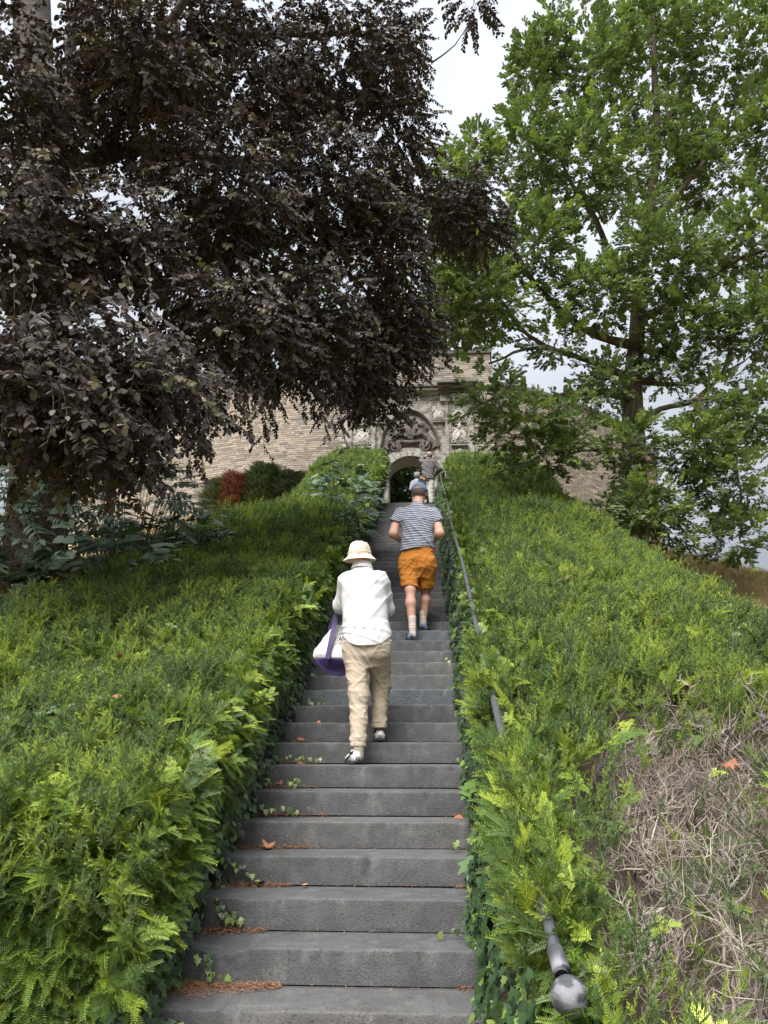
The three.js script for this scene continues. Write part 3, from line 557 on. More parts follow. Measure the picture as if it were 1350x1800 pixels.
// iron handrail with a ball end, half grown over by the right hedge
{
  const g = thing('handrail', 'old grey iron handrail ending in a worn metal ball, sunk in the right hedge', 'handrail');
  const a = tileNoise(51, 9), b = tileNoise(52, 60), worn = texture(256, 256, (u, v) => { const s = smooth(0.25, 0.7, a(u, v) * 0.85 + b(u, v) * 0.15), q = 0.30 + 0.05 * b(u, v); return [mix(q, 0.62, s), mix(q * 1.02, 0.63, s), mix(q * 1.06, 0.65, s)]; });
  worn.repeat.set(1, 1);
  const iron = new THREE.MeshStandardMaterial({ map: worn, roughness: 0.68, metalness: 0.1, color: col(0.6, 0.61, 0.63) });
  const rail = mat([0.11, 0.118, 0.13], 0.42, { metalness: 0.35, bumpMap: worn, bumpScale: 0.002 });
  const x = 0.38, y = f => nose(f) + 0.83, pts = []; for (let f = 2.62; f <= 20.2; f += 0.4) pts.push(V(x + 0.008 * Math.sin(f), y(f) + 0.01 * Math.sin(f * 1.7), -f));
  mesh('rail', new Tri().tube(pts, 0.021, 10).geo(), rail, g);
  for (let f = 3.4; f < 20.5; f += 2.4) mesh('post', new Tri().tube([V(x + 0.03, land(x, f) - 0.1, -f), V(x + 0.03, y(f) - 0.06, -f), V(x, y(f) - 0.015, -f)], 0.016, 8).geo(), rail, g);
  const ball = new THREE.SphereGeometry(0.057, 40, 28), P = ball.attributes.position; for (let k = 0; k < P.count; k++) { const q = 1 + 0.006 * noise(P.getX(k) * 14, P.getY(k) * 40, P.getZ(k) * 40); P.setXYZ(k, P.getX(k) * q, P.getY(k) * q, P.getZ(k) * q); } ball.computeVertexNormals();
  mesh('ball', ball, iron, g, [x + 0.018, y(2.6) - 0.045, -2.58]);
  mesh('collar', new Tri().tube([V(x, y(2.7), -2.7), V(x + 0.006, y(2.63) - 0.005, -2.63)], 0.029, 12).geo(), iron, g);
}
// ---------------------------------------------------------------- ivy on the feet of the hedges
const ivySrc = leafGeo(ivyOutline, 0.15, 0.12), ivyGeo = ivySrc.geo(), ivyMats = [mat([0.026, 0.055, 0.02], 0.45, { side: THREE.DoubleSide }), mat([0.036, 0.072, 0.025], 0.45, { side: THREE.DoubleSide }), mat([0.15, 0.22, 0.05], 0.5, { side: THREE.DoubleSide })], ivyFar = leafMat(0.45);
function ivy(label, seed, spots, nSingle, stems) { // spots: [point, outward, size, tone 0..2]
  const g = thing('ivy_plant', label, 'ivy'), r = rng(seed), rest = [];
  spots.sort((a, b) => -a[0].z * 1 + b[0].z * 1);
  spots.forEach(([p, out, s, tone], i) => {
    const grow = V((r() - 0.5) * 0.8 + out.x * 0.3, -0.75 + (r() - 0.3) * 0.6, (r() - 0.5) * 0.9 + out.z * 0.3), face = out.clone().add(V((r() - 0.5) * 0.7, 0.45 + (r() - 0.5) * 0.5, (r() - 0.5) * 0.7 + 0.2));
    const M = basis(p, grow, face, s);
    if (i < nSingle) { const o = shade(new THREE.Mesh(ivyGeo, ivyMats[tone])); o.name = 'leaf'; o.applyMatrix4(M); g.add(o); }
    else rest.push([M, ivyMats[tone].color.clone().multiplyScalar(0.8 + 0.4 * r())]);
  });
  instanced('leaves', ivyGeo, ivyFar, rest, g);
  const T = new Tri(); stems.forEach(s => T.tube(s, 0.002, 4)); mesh('stems', T.geo(), mat([0.09, 0.07, 0.045], 0.9), g).userData.kind = 'stuff';
}
{
  const r = rng(61), L = [], R = [], sL = [], sR = [];
  for (let i = 0; i < 5200; i++) { // right face, thinning up the stairs
    const f = 2.3 + 18 * Math.pow(r(), 1.25), ty = nose(f) + 0.72, low = nose(f) - 0.12, t = Math.pow(r(), 0.85), y = mix(low, ty, t), bulge = 0.06 * noise(f * 2.2, y * 2.2, 3) + 0.10 * Math.exp(-((t - 0.25) ** 2) * 8);
    const x = 0.36 - bulge - 0.05 * r() + 0.03 * t - 0.06 * smooth(5.2, 3.8, f), sz = (0.036 + 0.026 * r()) * (1 + 0.02 * f);
    R.push([V(x, y, -f), V(-1, 0.1, 0.25), sz, r() < 0.10 ? 2 : r() < 0.5 ? 0 : 1]);
  }
  for (let i = 0; i < 2500; i++) { // left foot of the hedge and the step ends
    const f = 2.5 + 9 * Math.pow(r(), 1.5), t = Math.pow(r(), 1.4), y = nose(f) - 0.18 + 0.52 * t, x = -1.19 + 0.07 * noise(f * 2, y * 2, 8) - 0.08 * t + 0.05 * r();
    L.push([V(x, y, -f), V(1, 0.2, 0.4), 0.036 + 0.028 * r(), r() < 0.10 ? 2 : r() < 0.5 ? 0 : 1]);
  }
  // runners lying on the treads
  const runner = (list, stems, x0, k, len, side, up) => { const f = stepF(k) + RUN - 0.05, pts = []; for (let q = 0; q <= 8; q++) { const t = q / 8; pts.push(V(x0 + side * len * t, stepY(k) + 0.012 + 0.02 * Math.sin(q) ** 2, -(f - 0.1 * Math.sin(t * 3) * r() - 0.03 * q * up))); } stems.push(pts); for (let q = 0; q < 20 * len / 0.4; q++) { const t = r(), p = pts[Math.floor(t * 8)].clone().add(V((r() - 0.5) * 0.09, 0.015 + 0.03 * r(), (r() - 0.5) * 0.09)); list.push([p, V(side * 0.2, 1, 0.5), 0.026 + 0.02 * r(), r() < 0.75 ? 2 : 1]); } };
  runner(L, sL, -1.2, 4, 0.42, 1, 0); runner(L, sL, -1.2, 5, 0.34, 1, 0); runner(L, sL, -1.18, 6, 0.36, 1, 0);  runner(L, sL, -1.1, 9, 0.16, 1, 0); 
  runner(R, sR, 0.2, 1, 0.2, -1, 0.4); runner(R, sR, 0.22, 3, 0.14, -1, 0.3); runner(R, sR, 0.3, 6, 0.1, -1, 0.2); runner(R, sR, 0.32, 2, 0.12, -1, 0.4); runner(R, sR, 0.2, 12, 0.12, -1, 0.2);
  for (let k = 0; k < 6; k++) { const p = V(-1.13 + 0.05 * r(), stepY(k % 3 + (k > 2 ? 0 : 1)) - 0.02, -(stepF(k % 3 + (k > 2 ? 0 : 1)) + 0.02)); const pts = [p]; for (let q = 1; q < 6; q++) pts.push(p.clone().add(V(0.018 * q + 0.01 * r(), -0.018 * q, 0.02 + 0.004 * q))); sL.push(pts); for (const s of pts) for (let w = 0; w < 2; w++) { if (r() < 0.7) L.push([s.clone().add(V(0.09 * (r() - 0.5), 0.03 * (r() - 0.5), 0.01 + 0.02 * r())), V(0.3 + r() - 0.5, 0.4, 1), 0.024 + 0.02 * r(), r() < 0.6 ? 2 : 1]); } }
  ivy('dark green ivy spilling over the left ends of the lower steps', 62, L, 300, sL);
  ivy('dark green ivy curtain below the handrail along the right of the steps', 63, R, 300, sR);
}
// ---------------------------------------------------------------- sycamore seedlings with large lobed leaves
{
  const src = leafGeo(mapleOutline, 0.1, 0.18), geo = src.geo(), mats = [mat([0.10, 0.19, 0.035], 1, { side: THREE.DoubleSide, transmission: 0.25, thickness: 0 }), mat([0.16, 0.27, 0.05], 1, { side: THREE.DoubleSide, transmission: 0.25, thickness: 0 }), mat([0.055, 0.115, 0.03], 0.6, { side: THREE.DoubleSide })], stalk = mat([0.22, 0.10, 0.06], 0.7);
  const plant = (name, label, root, leaves, seed) => { const g = thing(name, label, 'plant', [0, 0, 0]), r = rng(seed); const rp = V(...root); for (const [x, y, f, s, m] of leaves) { const p = V(x, y, -f), T = new Tri(), mid = rp.clone().lerp(p, 0.55).add(V(0, 0.03, 0)); T.tube(smoothPath([rp, mid, p], 6), 0.0016, 4); mesh('stalk', T.geo(), stalk, g); const o = shade(new THREE.Mesh(geo, mats[m])); o.name = 'leaf'; o.applyMatrix4(basis(p, V((r() - 0.6) * 1.0, -0.7 + r() * 0.5, 0.5), V(-0.45 + (r() - 0.5) * 0.5, 0.75, 0.9), s)); g.add(o); } };
  const n = f => nose(f);
  plant('sycamore_seedling', 'sycamore seedling with broad leaves at the right end of the lowest visible steps', [0.36, n(3.9) - 0.2, -3.9], [[0.17, n(3.55) - 0.06, 3.5, 0.12, 0], [0.14, n(3.75) - 0.1, 3.72, 0.09, 1], [0.25, n(3.6) + 0.02, 3.55, 0.13, 0], [0.31, n(3.95) + 0.0, 3.9, 0.11, 2], [0.17, n(3.3) - 0.08, 3.3, 0.11, 0], [0.26, n(3.4) - 0.02, 3.36, 0.12, 0], [0.36, n(3.2) + 0.05, 3.15, 0.10, 2], [0.22, n(3.1) - 0.06, 3.1, 0.10, 0], [0.15, n(3.0) - 0.12, 3.0, 0.09, 0]], 1);
  plant('sycamore_seedling', 'sycamore seedling with drooping dark lobed leaves below the handrail', [0.38, n(4.5) - 0.1, -4.5], [[0.19, n(4.35) + 0.12, 4.3, 0.15, 2], [0.24, n(4.2) + 0.03, 4.15, 0.14, 2], [0.20, n(4.1) - 0.08, 4.05, 0.12, 0], [0.26, n(4.3) - 0.02, 4.2, 0.15, 2]], 2);
  plant('sycamore_seedling', 'sycamore seedling with one large pale leaf leaning out of the ivy', [0.38, n(5) + 0.1, -5.0], [[0.24, n(4.75) + 0.30, 4.7, 0.11, 0], [0.25, n(4.9) + 0.18, 4.85, 0.13, 0], [0.28, n(5.25) + 0.56, 5.2, 0.14, 1], [0.27, n(5.1) + 0.44, 5.1, 0.10, 0]], 3);
  plant('sycamore_seedling', 'long-leaved bright green seedling hanging from the left hedge at the bottom', [-1.42, n(3.0) + 0.3, -3.08], [[-1.36, n(3.0) + 0.2, 2.98, 0.14, 1], [-1.31, n(3.0) + 0.1, 2.96, 0.14, 1], [-1.40, n(3.0) + 0.05, 2.94, 0.13, 1], [-1.34, n(3.0) - 0.03, 2.92, 0.14, 1], [-1.28, n(3.0) - 0.08, 2.9, 0.12, 0], [-1.38, n(3.0) - 0.12, 2.9, 0.13, 1], [-1.36, n(3.0) + 0.34, 3.0, 0.12, 1]], 4);
}
// ---------------------------------------------------------------- elder shrubs and other plants left of the hedge
{
  const lf = leafGeo(elderOutline, 0.12, 0.12), rl = leafGeo(roundOutline, 0.1, 0.1);
  const compound = (seed, pairs, size, droop) => { const r = rng(seed), T = new Tri(), L = size * 2.6, at = t => V(0, L * t, -droop * L * t * t), pts = []; for (let k = 0; k <= 5; k++) pts.push(at(k / 5)); T.tube(pts, 0.0022, 3, false); for (let k = 0; k < pairs; k++) for (const s of [-1, 1]) addLeaf(T, lf, basis(at(0.3 + 0.6 * k / pairs), V(s * 0.9, 0.42, -0.25 - 0.2 * r()), V(0, 0.1 + (r() - 0.5) * 0.4, 1), size * (0.85 + 0.3 * r()))); addLeaf(T, lf, basis(at(0.97), V(0, 1, -0.3), V(0, 0, 1), size * 1.1)); return T.geo(); };
  const big = [compound(1, 3, 0.14, 0.35), compound(2, 3, 0.13, 0.5), compound(3, 4, 0.12, 0.4)], fine = [compound(4, 5, 0.09, 0.45), compound(5, 6, 0.085, 0.6)];
  const tone = { elder: [mat([0.085, 0.145, 0.085], 0.55, { side: THREE.DoubleSide }), mat([0.10, 0.165, 0.098], 0.55, { side: THREE.DoubleSide })], feathery: [mat([0.115, 0.18, 0.118], 0.55, { side: THREE.DoubleSide }), mat([0.098, 0.162, 0.102], 0.55, { side: THREE.DoubleSide })] };
  const bark = mat([0.12, 0.10, 0.07], 0.9);
  function shrub(name, label, root, shape, n, geos, mats, size, seed, group) { // shape: [centre, radii]
    const g = thing(name, label, 'shrub', [0, 0, 0], group), r = rng(seed), B = V(...root), T = new Tri();
    for (let i = 0; i < n; i++) {
      let d; do d = V(r() * 2 - 1, r() * 2 - 1, r() * 2 - 1); while (d.lengthSq() > 1 || d.lengthSq() < 0.2);
      const p = V(shape[0][0] + d.x * shape[1][0], shape[0][1] + d.y * shape[1][1], shape[0][2] + d.z * shape[1][2]); p.y = Math.max(p.y, land(p.x, -p.z) + 0.12);
      if (i % 4 === 0) T.tube(smoothPath([B, B.clone().lerp(p, 0.5).add(V(0, 0.12, 0)), p], 6), [0.012, 0.011, 0.009, 0.007, 0.005, 0.004, 0.003], 5);
      const o = shade(new THREE.Mesh(geos[Math.floor(r() * geos.length)], mats[Math.floor(r() * mats.length)])); o.name = 'leaf';
      o.applyMatrix4(basis(p, V(d.x + (r() - 0.5) * 0.8, 0.05 + d.y * 0.4 + (r() - 0.5) * 0.5, d.z + 0.5), V((r() - 0.5) * 0.5, 1, 0.7), size * (0.75 + 0.5 * r()))); g.add(o);
    }
    mesh('stems', T.geo(), bark, g).userData.kind = 'stuff'; return g;
  }
  const gy = (x, f) => land(x, f);
  shrub('elder_shrub', 'large elder shrub in the shade under the copper beech', [-4.7, gy(-4.7, 8.4), -8.4], [[-4.75, 4.35, -8.0], [1.15, 1.35, 0.8]], 290, big, tone.elder, 1.0, 1);
  shrub('elder_shrub', 'elder shrub with arching leafy boughs in front of the brick wall', [-4.0, gy(-4.0, 9.4), -9.4], [[-4.0, 4.7, -9.0], [0.9, 0.85, 0.7]], 270, big, tone.elder, 0.95, 2);
  shrub('elder_shrub', 'low elder shrub with drooping tips beside the dry grass', [-3.75, gy(-3.75, 9.6), -9.6], [[-3.5, 4.1, -9.3], [0.65, 0.5, 0.5]], 150, big, tone.elder, 1.0, 3);
  shrub('elder_shrub', 'elder shrub in front of the beech trunk at the left edge', [-4.6, gy(-4.6, 6.8), -6.8], [[-4.35, 3.95, -6.6], [0.75, 0.85, 0.4]], 190, big, tone.elder, 0.9, 11);
  shrub('elder_shrub', 'elder shrub at the very left edge beside the beech trunk', [-5.1, gy(-5.1, 8.9), -8.9], [[-5.0, 4.3, -8.7], [0.55, 1.2, 0.5]], 150, big, tone.elder, 1.0, 12);
  shrub('feathery_shrub', 'pale feathery-leaved shrub at the left edge behind the hedge', [-4.2, gy(-4.2, 6.9), -6.9], [[-4.05, 3.0, -6.75], [0.6, 0.42, 0.35]], 120, fine, tone.feathery, 1.25, 4);
  shrub('feathery_shrub', 'pale feathery-leaved shrub in the middle behind the left hedge', [-3.6, gy(-3.6, 7.9), -7.9], [[-3.35, 3.62, -7.7], [0.4, 0.3, 0.3]], 60, fine, tone.feathery, 1.15, 5);
  shrub('elder_shoot', 'elder shoots growing out of the upper left hedge', [-1.5, nose(12.6) + 0.3, -12.6], [[-1.42, 5.95, -12.5], [0.42, 0.42, 0.6]], 46, fine, tone.elder, 1.15, 6, 'elder shoots in the left hedge');
  shrub('elder_shoot', 'elder shoots hanging over the steps beside the striped shirt', [-1.3, nose(10.6) + 0.3, -10.6], [[-1.12, 4.95, -10.6], [0.22, 0.42, 0.5]], 40, fine, tone.elder, 1.0, 7, 'elder shoots in the left hedge');
  shrub('elder_shoot', 'low elder shoots on the edge of the upper left hedge', [-1.9, nose(14.5) + 0.6, -14.5], [[-1.7, 7.0, -14.3], [0.5, 0.3, 0.7]], 36, fine, tone.elder, 1.1, 8, 'elder shoots in the left hedge');
  // a hanging vine with round leaves in pairs
  const v = thing('round_leaved_vine', 'hanging vine with pairs of pale round leaves below the elder', 'plant'), r = rng(9), pts = smoothPath([V(-3.55, 4.15, -6.7), V(-3.5, 3.9, -6.55), V(-3.42, 3.6, -6.5), V(-3.38, 3.3, -6.5)], 12), rg = rl.geo(), vm = mat([0.12, 0.19, 0.125], 0.6, { side: THREE.DoubleSide });
  mesh('stem', new Tri().tube(pts, 0.003, 5).geo(), bark, v);
  for (let k = 1; k < 12; k += 2) for (const s of [-1, 1]) { const o = shade(new THREE.Mesh(rg, vm)); o.name = 'leaf'; o.applyMatrix4(basis(pts[k].clone(), V(s * 0.8, -0.35, 0.3), V(s * 0.15, 0.5, 1), 0.115 + 0.02 * r())); v.add(o); }
}
// ---------------------------------------------------------------- small conifers along the foot of the wall
{
  const geos = [1, 2, 3].map(s => yewSpray(40 + s, 0.3, 0.016, 0.013, 5, false, 0.045));
  const bush = (label, x, f, h, w, a, b, seed) => {
    const g = thing('small_conifer', label, 'conifer', [x, land(x, f), -f], 'row of small conifers under the wall'), r = rng(seed), L = geos.map(() => []), T = new Tri(), n = Math.round(330 * w * h / 0.8);
    for (let i = 0; i < n; i++) { const t = Math.pow(r(), 0.8), az = r() * 6.28, rad = w / 2 * (0.25 + 0.75 * Math.sqrt(r())) * (1 - 0.65 * t * t) * (1 + 0.35 * noise(az * 1.2, t * 3, seed)); L[i % 3].push([basis(V(Math.cos(az) * rad, h * t * 0.9, Math.sin(az) * rad), V(Math.cos(az), 0.9 + 0.6 * t + (r() - 0.5) * 0.5, Math.sin(az)), V(-Math.cos(az), 0.8, -Math.sin(az)), 0.85 + 0.6 * r()), tintOf(r, a, b)]); }
    for (let k = 0; k < 5; k++) { const az = k * 1.26; T.tube([V(0, -0.05, 0), V(Math.cos(az) * w * 0.12, h * 0.5, Math.sin(az) * w * 0.12), V(Math.cos(az) * w * 0.2, h * 0.9, Math.sin(az) * w * 0.2)], [0.02, 0.014, 0.005], 6); }
    L.forEach((l, i) => instanced('foliage', geos[i], yewMat, l, g)); mesh('stem', T.geo(), mat([0.10, 0.07, 0.045], 0.9), g);
  };
  bush('small green conifer left of the rust-red one under the wall', -6.0, 20.0, 1.05, 0.85, [0.05, 0.09, 0.025], [0.10, 0.14, 0.035], 1);
  bush('dead rust-red conifer under the brick wall', -5.52, 19.9, 1.2, 0.75, [0.23, 0.075, 0.04], [0.15, 0.045, 0.03], 2);
  bush('tallest dark green conifer just right of the rust-red one', -4.75, 20.0, 1.4, 1.1, [0.035, 0.065, 0.025], [0.075, 0.11, 0.03], 3);
  bush('dark sparse conifer between the tallest conifer and the hedge', -3.95, 19.8, 1.15, 0.8, [0.025, 0.04, 0.02], [0.05, 0.07, 0.025], 4);
  bush('dark sparse conifer touching the raised end of the left hedge', -3.35, 19.6, 1.15, 0.8, [0.03, 0.045, 0.02], [0.06, 0.08, 0.03], 5);
}
// ---------------------------------------------------------------- dry grass on the bank
{
  const T = new Tri(), r = rng(71); for (let k = 0; k < 14; k++) { const az = r() * 6.28, l = 0.10 + 0.10 * r(), o = V(Math.cos(az), 0, Math.sin(az)), w = V(-o.z, 0, o.x).multiplyScalar(0.0035), b = V((r() - 0.5) * 0.06, 0, (r() - 0.5) * 0.06), m = b.clone().addScaledVector(o, l * 0.25).add(V(0, l * 0.75, 0)), e = b.clone().addScaledVector(o, l * 0.7).add(V(0, l, 0)); const i0 = T.v(b.x - w.x, b.y, b.z - w.z), i1 = T.v(b.x + w.x, b.y, b.z + w.z), i2 = T.v(m.x + w.x * 0.7, m.y, m.z + w.z * 0.7), i3 = T.v(m.x - w.x * 0.7, m.y, m.z - w.z * 0.7), i4 = T.v(e.x, e.y, e.z); T.q(i0, i1, i2, i3); T.t(i3, i2, i4); }
  const geo = T.geo(), list = [];
  for (let i = 0; i < 26000; i++) {
    const right = i % 5 > 0, x = right ? 3 + 12 * r() * r() : mix(-7.5, -2.9, r()), f = right ? 5 + 16 * r() : 11 + 9.5 * r(), green = noise(x * 0.7, f * 0.7, 8) + r() * 0.5;
    list.push([basis(V(x, land(x, f) - 0.01, -f), V((r() - 0.5) * 0.5, 1, (r() - 0.5) * 0.5), V(0, 0, 1), 0.6 + 0.7 * r()), green > 0.62 ? tintOf(r, [0.12, 0.15, 0.04], [0.2, 0.2, 0.07]) : tintOf(r, [0.50, 0.42, 0.25], [0.38, 0.31, 0.17])]);
  }
  const o = instanced('dry_grass', geo, leafMat(0.9), list, scene); o.name = numbered('dry_grass'); o.userData.label = 'short straw-coloured dry grass on the castle mound'; o.userData.category = 'grass';
}
// ---------------------------------------------------------------- trees: limbs [points, radius at foot and tip], crown lobes [x, y, z, rx, ry, rz, clumps], in metres
const oakLimbs = [
  {p:[[4.00,5.73,-14.00],[4.17,7.49,-14.07],[4.30,8.80,-14.15],[4.51,9.90,-14.22],[4.76,11.36,-14.30],[5.16,13.20,-14.38],[5.59,15.19,-14.45],[5.86,18.07,-14.53],[6.32,22.09,-14.60]],r:[0.27,0.05]},
  {p:[[4.28,8.91,-14.00],[3.62,9.03,-13.70],[2.90,9.19,-13.40],[2.19,9.35,-13.10],[1.73,9.73,-12.80],[1.29,10.26,-12.50]],r:[0.08,0.022]},
  {p:[[2.90,9.19,-13.40],[2.03,9.06,-12.90],[1.20,8.46,-12.40]],r:[0.05,0.02]},
  {p:[[4.24,7.89,-14.00],[4.67,8.07,-13.75],[5.26,8.12,-13.50],[5.93,8.16,-13.25],[6.42,8.23,-13.00]],r:[0.07,0.025]},
  {p:[[5.25,8.11,-13.50],[5.80,8.64,-13.45],[6.13,9.23,-13.40]],r:[0.05,0.02]},
  {p:[[4.34,8.87,-14.00],[5.11,8.85,-14.20],[6.15,9.13,-14.40],[6.87,9.56,-14.60]],r:[0.07,0.02]},
  {p:[[4.23,8.44,-14.00],[3.55,8.40,-13.64],[2.81,8.27,-13.28],[2.18,7.93,-12.92],[1.29,7.84,-12.56],[0.63,7.29,-12.20]],r:[0.07,0.02]},
  {p:[[4.79,11.58,-14.20],[4.32,11.74,-14.10],[4.03,12.20,-14.00],[3.82,12.88,-13.90],[3.42,13.58,-13.80],[3.05,14.78,-13.70],[2.81,16.35,-13.60]],r:[0.1,0.02]},
  {p:[[5.07,12.76,-14.20],[5.95,13.83,-14.23],[6.90,15.10,-14.27],[7.67,16.79,-14.30]],r:[0.1,0.03]},
  {p:[[4.59,10.38,-14.10],[5.46,10.68,-13.87],[6.52,11.38,-13.63],[7.37,11.51,-13.40]],r:[0.09,0.03]},
  {p:[[4.48,9.70,-14.10],[3.48,9.88,-13.78],[2.54,10.59,-13.46],[1.86,11.50,-13.14],[1.28,12.26,-12.82],[0.88,13.01,-12.50]],r:[0.1,0.02]},
  {p:[[5.53,14.98,-14.40],[5.03,16.16,-14.20],[4.68,17.19,-14.00],[4.32,18.24,-13.80]],r:[0.08,0.02]},
  {p:[[5.56,15.31,-14.40],[6.41,16.92,-14.50],[7.23,18.81,-14.60]],r:[0.07,0.02]},
  {p:[[5.27,8.06,-13.40],[5.63,7.21,-13.23],[5.69,6.24,-13.07],[5.54,5.33,-12.90]],r:[0.05,0.015]},
  {p:[[4.12,7.21,-14.00],[3.41,7.15,-13.50],[2.55,6.85,-13.00]],r:[0.05,0.015]},
  {p:[[4.06,6.26,-14.00],[4.14,5.86,-13.50],[4.34,5.32,-13.00]],r:[0.04,0.012]},
];
const oakLobes = [
  [5.25,15.09,-13.50,0.89,0.89,0.5,3],
  [4.77,12.34,-13.30,0.84,0.84,0.5,3],
  [5.53,17.08,-13.50,0.93,0.93,0.5,3],
  [4.45,13.63,-13.40,0.74,0.74,0.5,3],
  [3.6,8.5,-13.2,0.6,0.5,0.5,4],
  [4.9,9.0,-13.6,0.6,0.5,0.5,5],
  [5.6,8.1,-13.3,0.7,0.5,0.5,5],
  [2.6,9.2,-13.1,0.6,0.45,0.5,4],
  [1.1,7.75,-12.30,0.75,0.42,0.8,5],
  [1.65,7.25,-12.50,0.85,0.52,0.9,8],
  [2.20,6.83,-12.80,0.84,0.52,0.9,8],
  [2.67,7.51,-12.80,0.74,0.48,0.8,4],
  [0.70,12.68,-12.60,0.53,0.71,0.9,12],
  [1.14,13.60,-12.60,0.36,0.60,0.7,6],
  [0.64,11.00,-12.40,0.62,0.62,0.9,12],
  [1.16,9.94,-12.40,0.99,0.82,1.1,22],
  [0.68,9.3,-12.40,0.5,0.36,0.7,4],
  [2.19,11.52,-13.00,1.00,1.00,1.2,22],
  [2.40,14.21,-13.40,0.82,1.26,1.3,20],
  [2.68,16.93,-13.80,0.61,1.02,1.1,12],
  [3.14,17.87,-13.80,0.55,0.82,0.9,8],
  [4.13,17.05,-14.00,1.16,1.37,1.5,24],
  [3.65,13.86,-13.60,1.07,1.33,1.5,26],
  [5.91,18.34,-14.60,1.57,1.50,1.8,30],
  [5.74,15.20,-15.20,1.47,1.54,1.8,30],
  [7.54,18.04,-14.60,1.56,1.63,1.8,32],
  [7.18,14.53,-14.20,1.24,1.37,1.6,26],
  [6.80,11.76,-13.60,1.02,1.02,1.4,20],
  [4.83,11.00,-13.20,1.22,0.99,1.3,24],
  [3.47,10.25,-13.00,0.97,0.74,1.1,16],
  [5.37,9.70,-13.60,1.10,0.70,1.1,16],
  [6.42,9.48,-13.20,0.84,0.84,1.1,14],
  [6.15,7.54,-13.10,0.64,0.53,0.9,10],
  [5.04,7.00,-13.10,0.85,0.53,0.9,13],
  [5.59,6.24,-13.10,0.88,0.73,1.0,12],
  [5.43,5.22,-12.90,0.45,0.36,0.7,6],
  [3.83,6.97,-13.10,0.48,0.59,0.6,6],
  [3.78,5.71,-13.00,0.67,0.41,0.7,9],
  [4.18,5.27,-12.80,0.45,0.32,0.6,5],
  [3.91,9.11,-15.00,0.75,0.63,0.8,5],
  [8.40,15.57,-14.00,0.92,2.62,1.6,26],
  [7.33,9.83,-13.40,0.68,1.82,1.3,16],
  [6.23,21.26,-14.60,3.30,1.20,2,30],
];
const beechLimbs = [
  {p:[[-4.15,3.39,-7.40],[-4.45,6.04,-7.40],[-4.70,7.63,-7.40],[-5.02,9.42,-7.40],[-5.38,11.44,-7.40],[-5.91,14.63,-7.40]],r:[0.30,0.24]},
  {p:[[-4.52,7.39,-7.20],[-4.49,9.02,-7.08],[-4.34,9.66,-6.96],[-4.42,10.27,-6.84],[-4.21,10.68,-6.72],[-3.90,11.29,-6.60]],r:[0.13,0.05]},
  {p:[[-4.51,9.11,-7.10],[-4.02,9.46,-6.88],[-3.48,9.55,-6.66],[-3.12,9.65,-6.44],[-2.75,9.74,-6.22],[-2.48,10.14,-6.00]],r:[0.11,0.04]},
  {p:[[-4.48,6.86,-7.30],[-4.05,7.02,-7.08],[-3.35,7.05,-6.95],[-2.9,6.98,-7.0]],r:[0.09,0.015]},
  {p:[[-4.45,6.42,-7.40],[-3.90,6.97,-7.70],[-3.55,7.35,-8.00],[-3.06,7.62,-8.30],[-2.36,7.53,-8.60],[-1.46,7.33,-8.90],[-0.36,7.66,-9.20]],r:[0.1,0.02]},
  {p:[[-4.77,8.41,-7.30],[-3.81,9.48,-7.92],[-2.64,9.75,-8.54],[-1.57,10.05,-9.16],[-0.37,10.20,-9.78],[1.13,10.31,-10.40]],r:[0.13,0.02]},
  {p:[[-5.05,9.89,-7.30],[-3.52,11.23,-7.77],[-2.00,11.80,-8.25],[-0.49,12.21,-8.72],[0.21,12.18,-9.20]],r:[0.12,0.02]},
  {p:[[-2.53,9.42,-8.20],[-1.77,8.62,-8.60],[-1.17,8.22,-9.00],[-0.46,7.61,-9.40]],r:[0.06,0.02]},
  {p:[[-3.65,9.16,-7.60],[-2.87,8.08,-7.33],[-2.29,6.87,-7.07],[-1.77,5.60,-6.80]],r:[0.06,0.02]},
  {p:[[-4.81,8.49,-7.20],[-4.42,6.95,-6.53],[-3.66,5.50,-5.87],[-2.90,4.32,-5.20]],r:[0.06,0.015]},
];
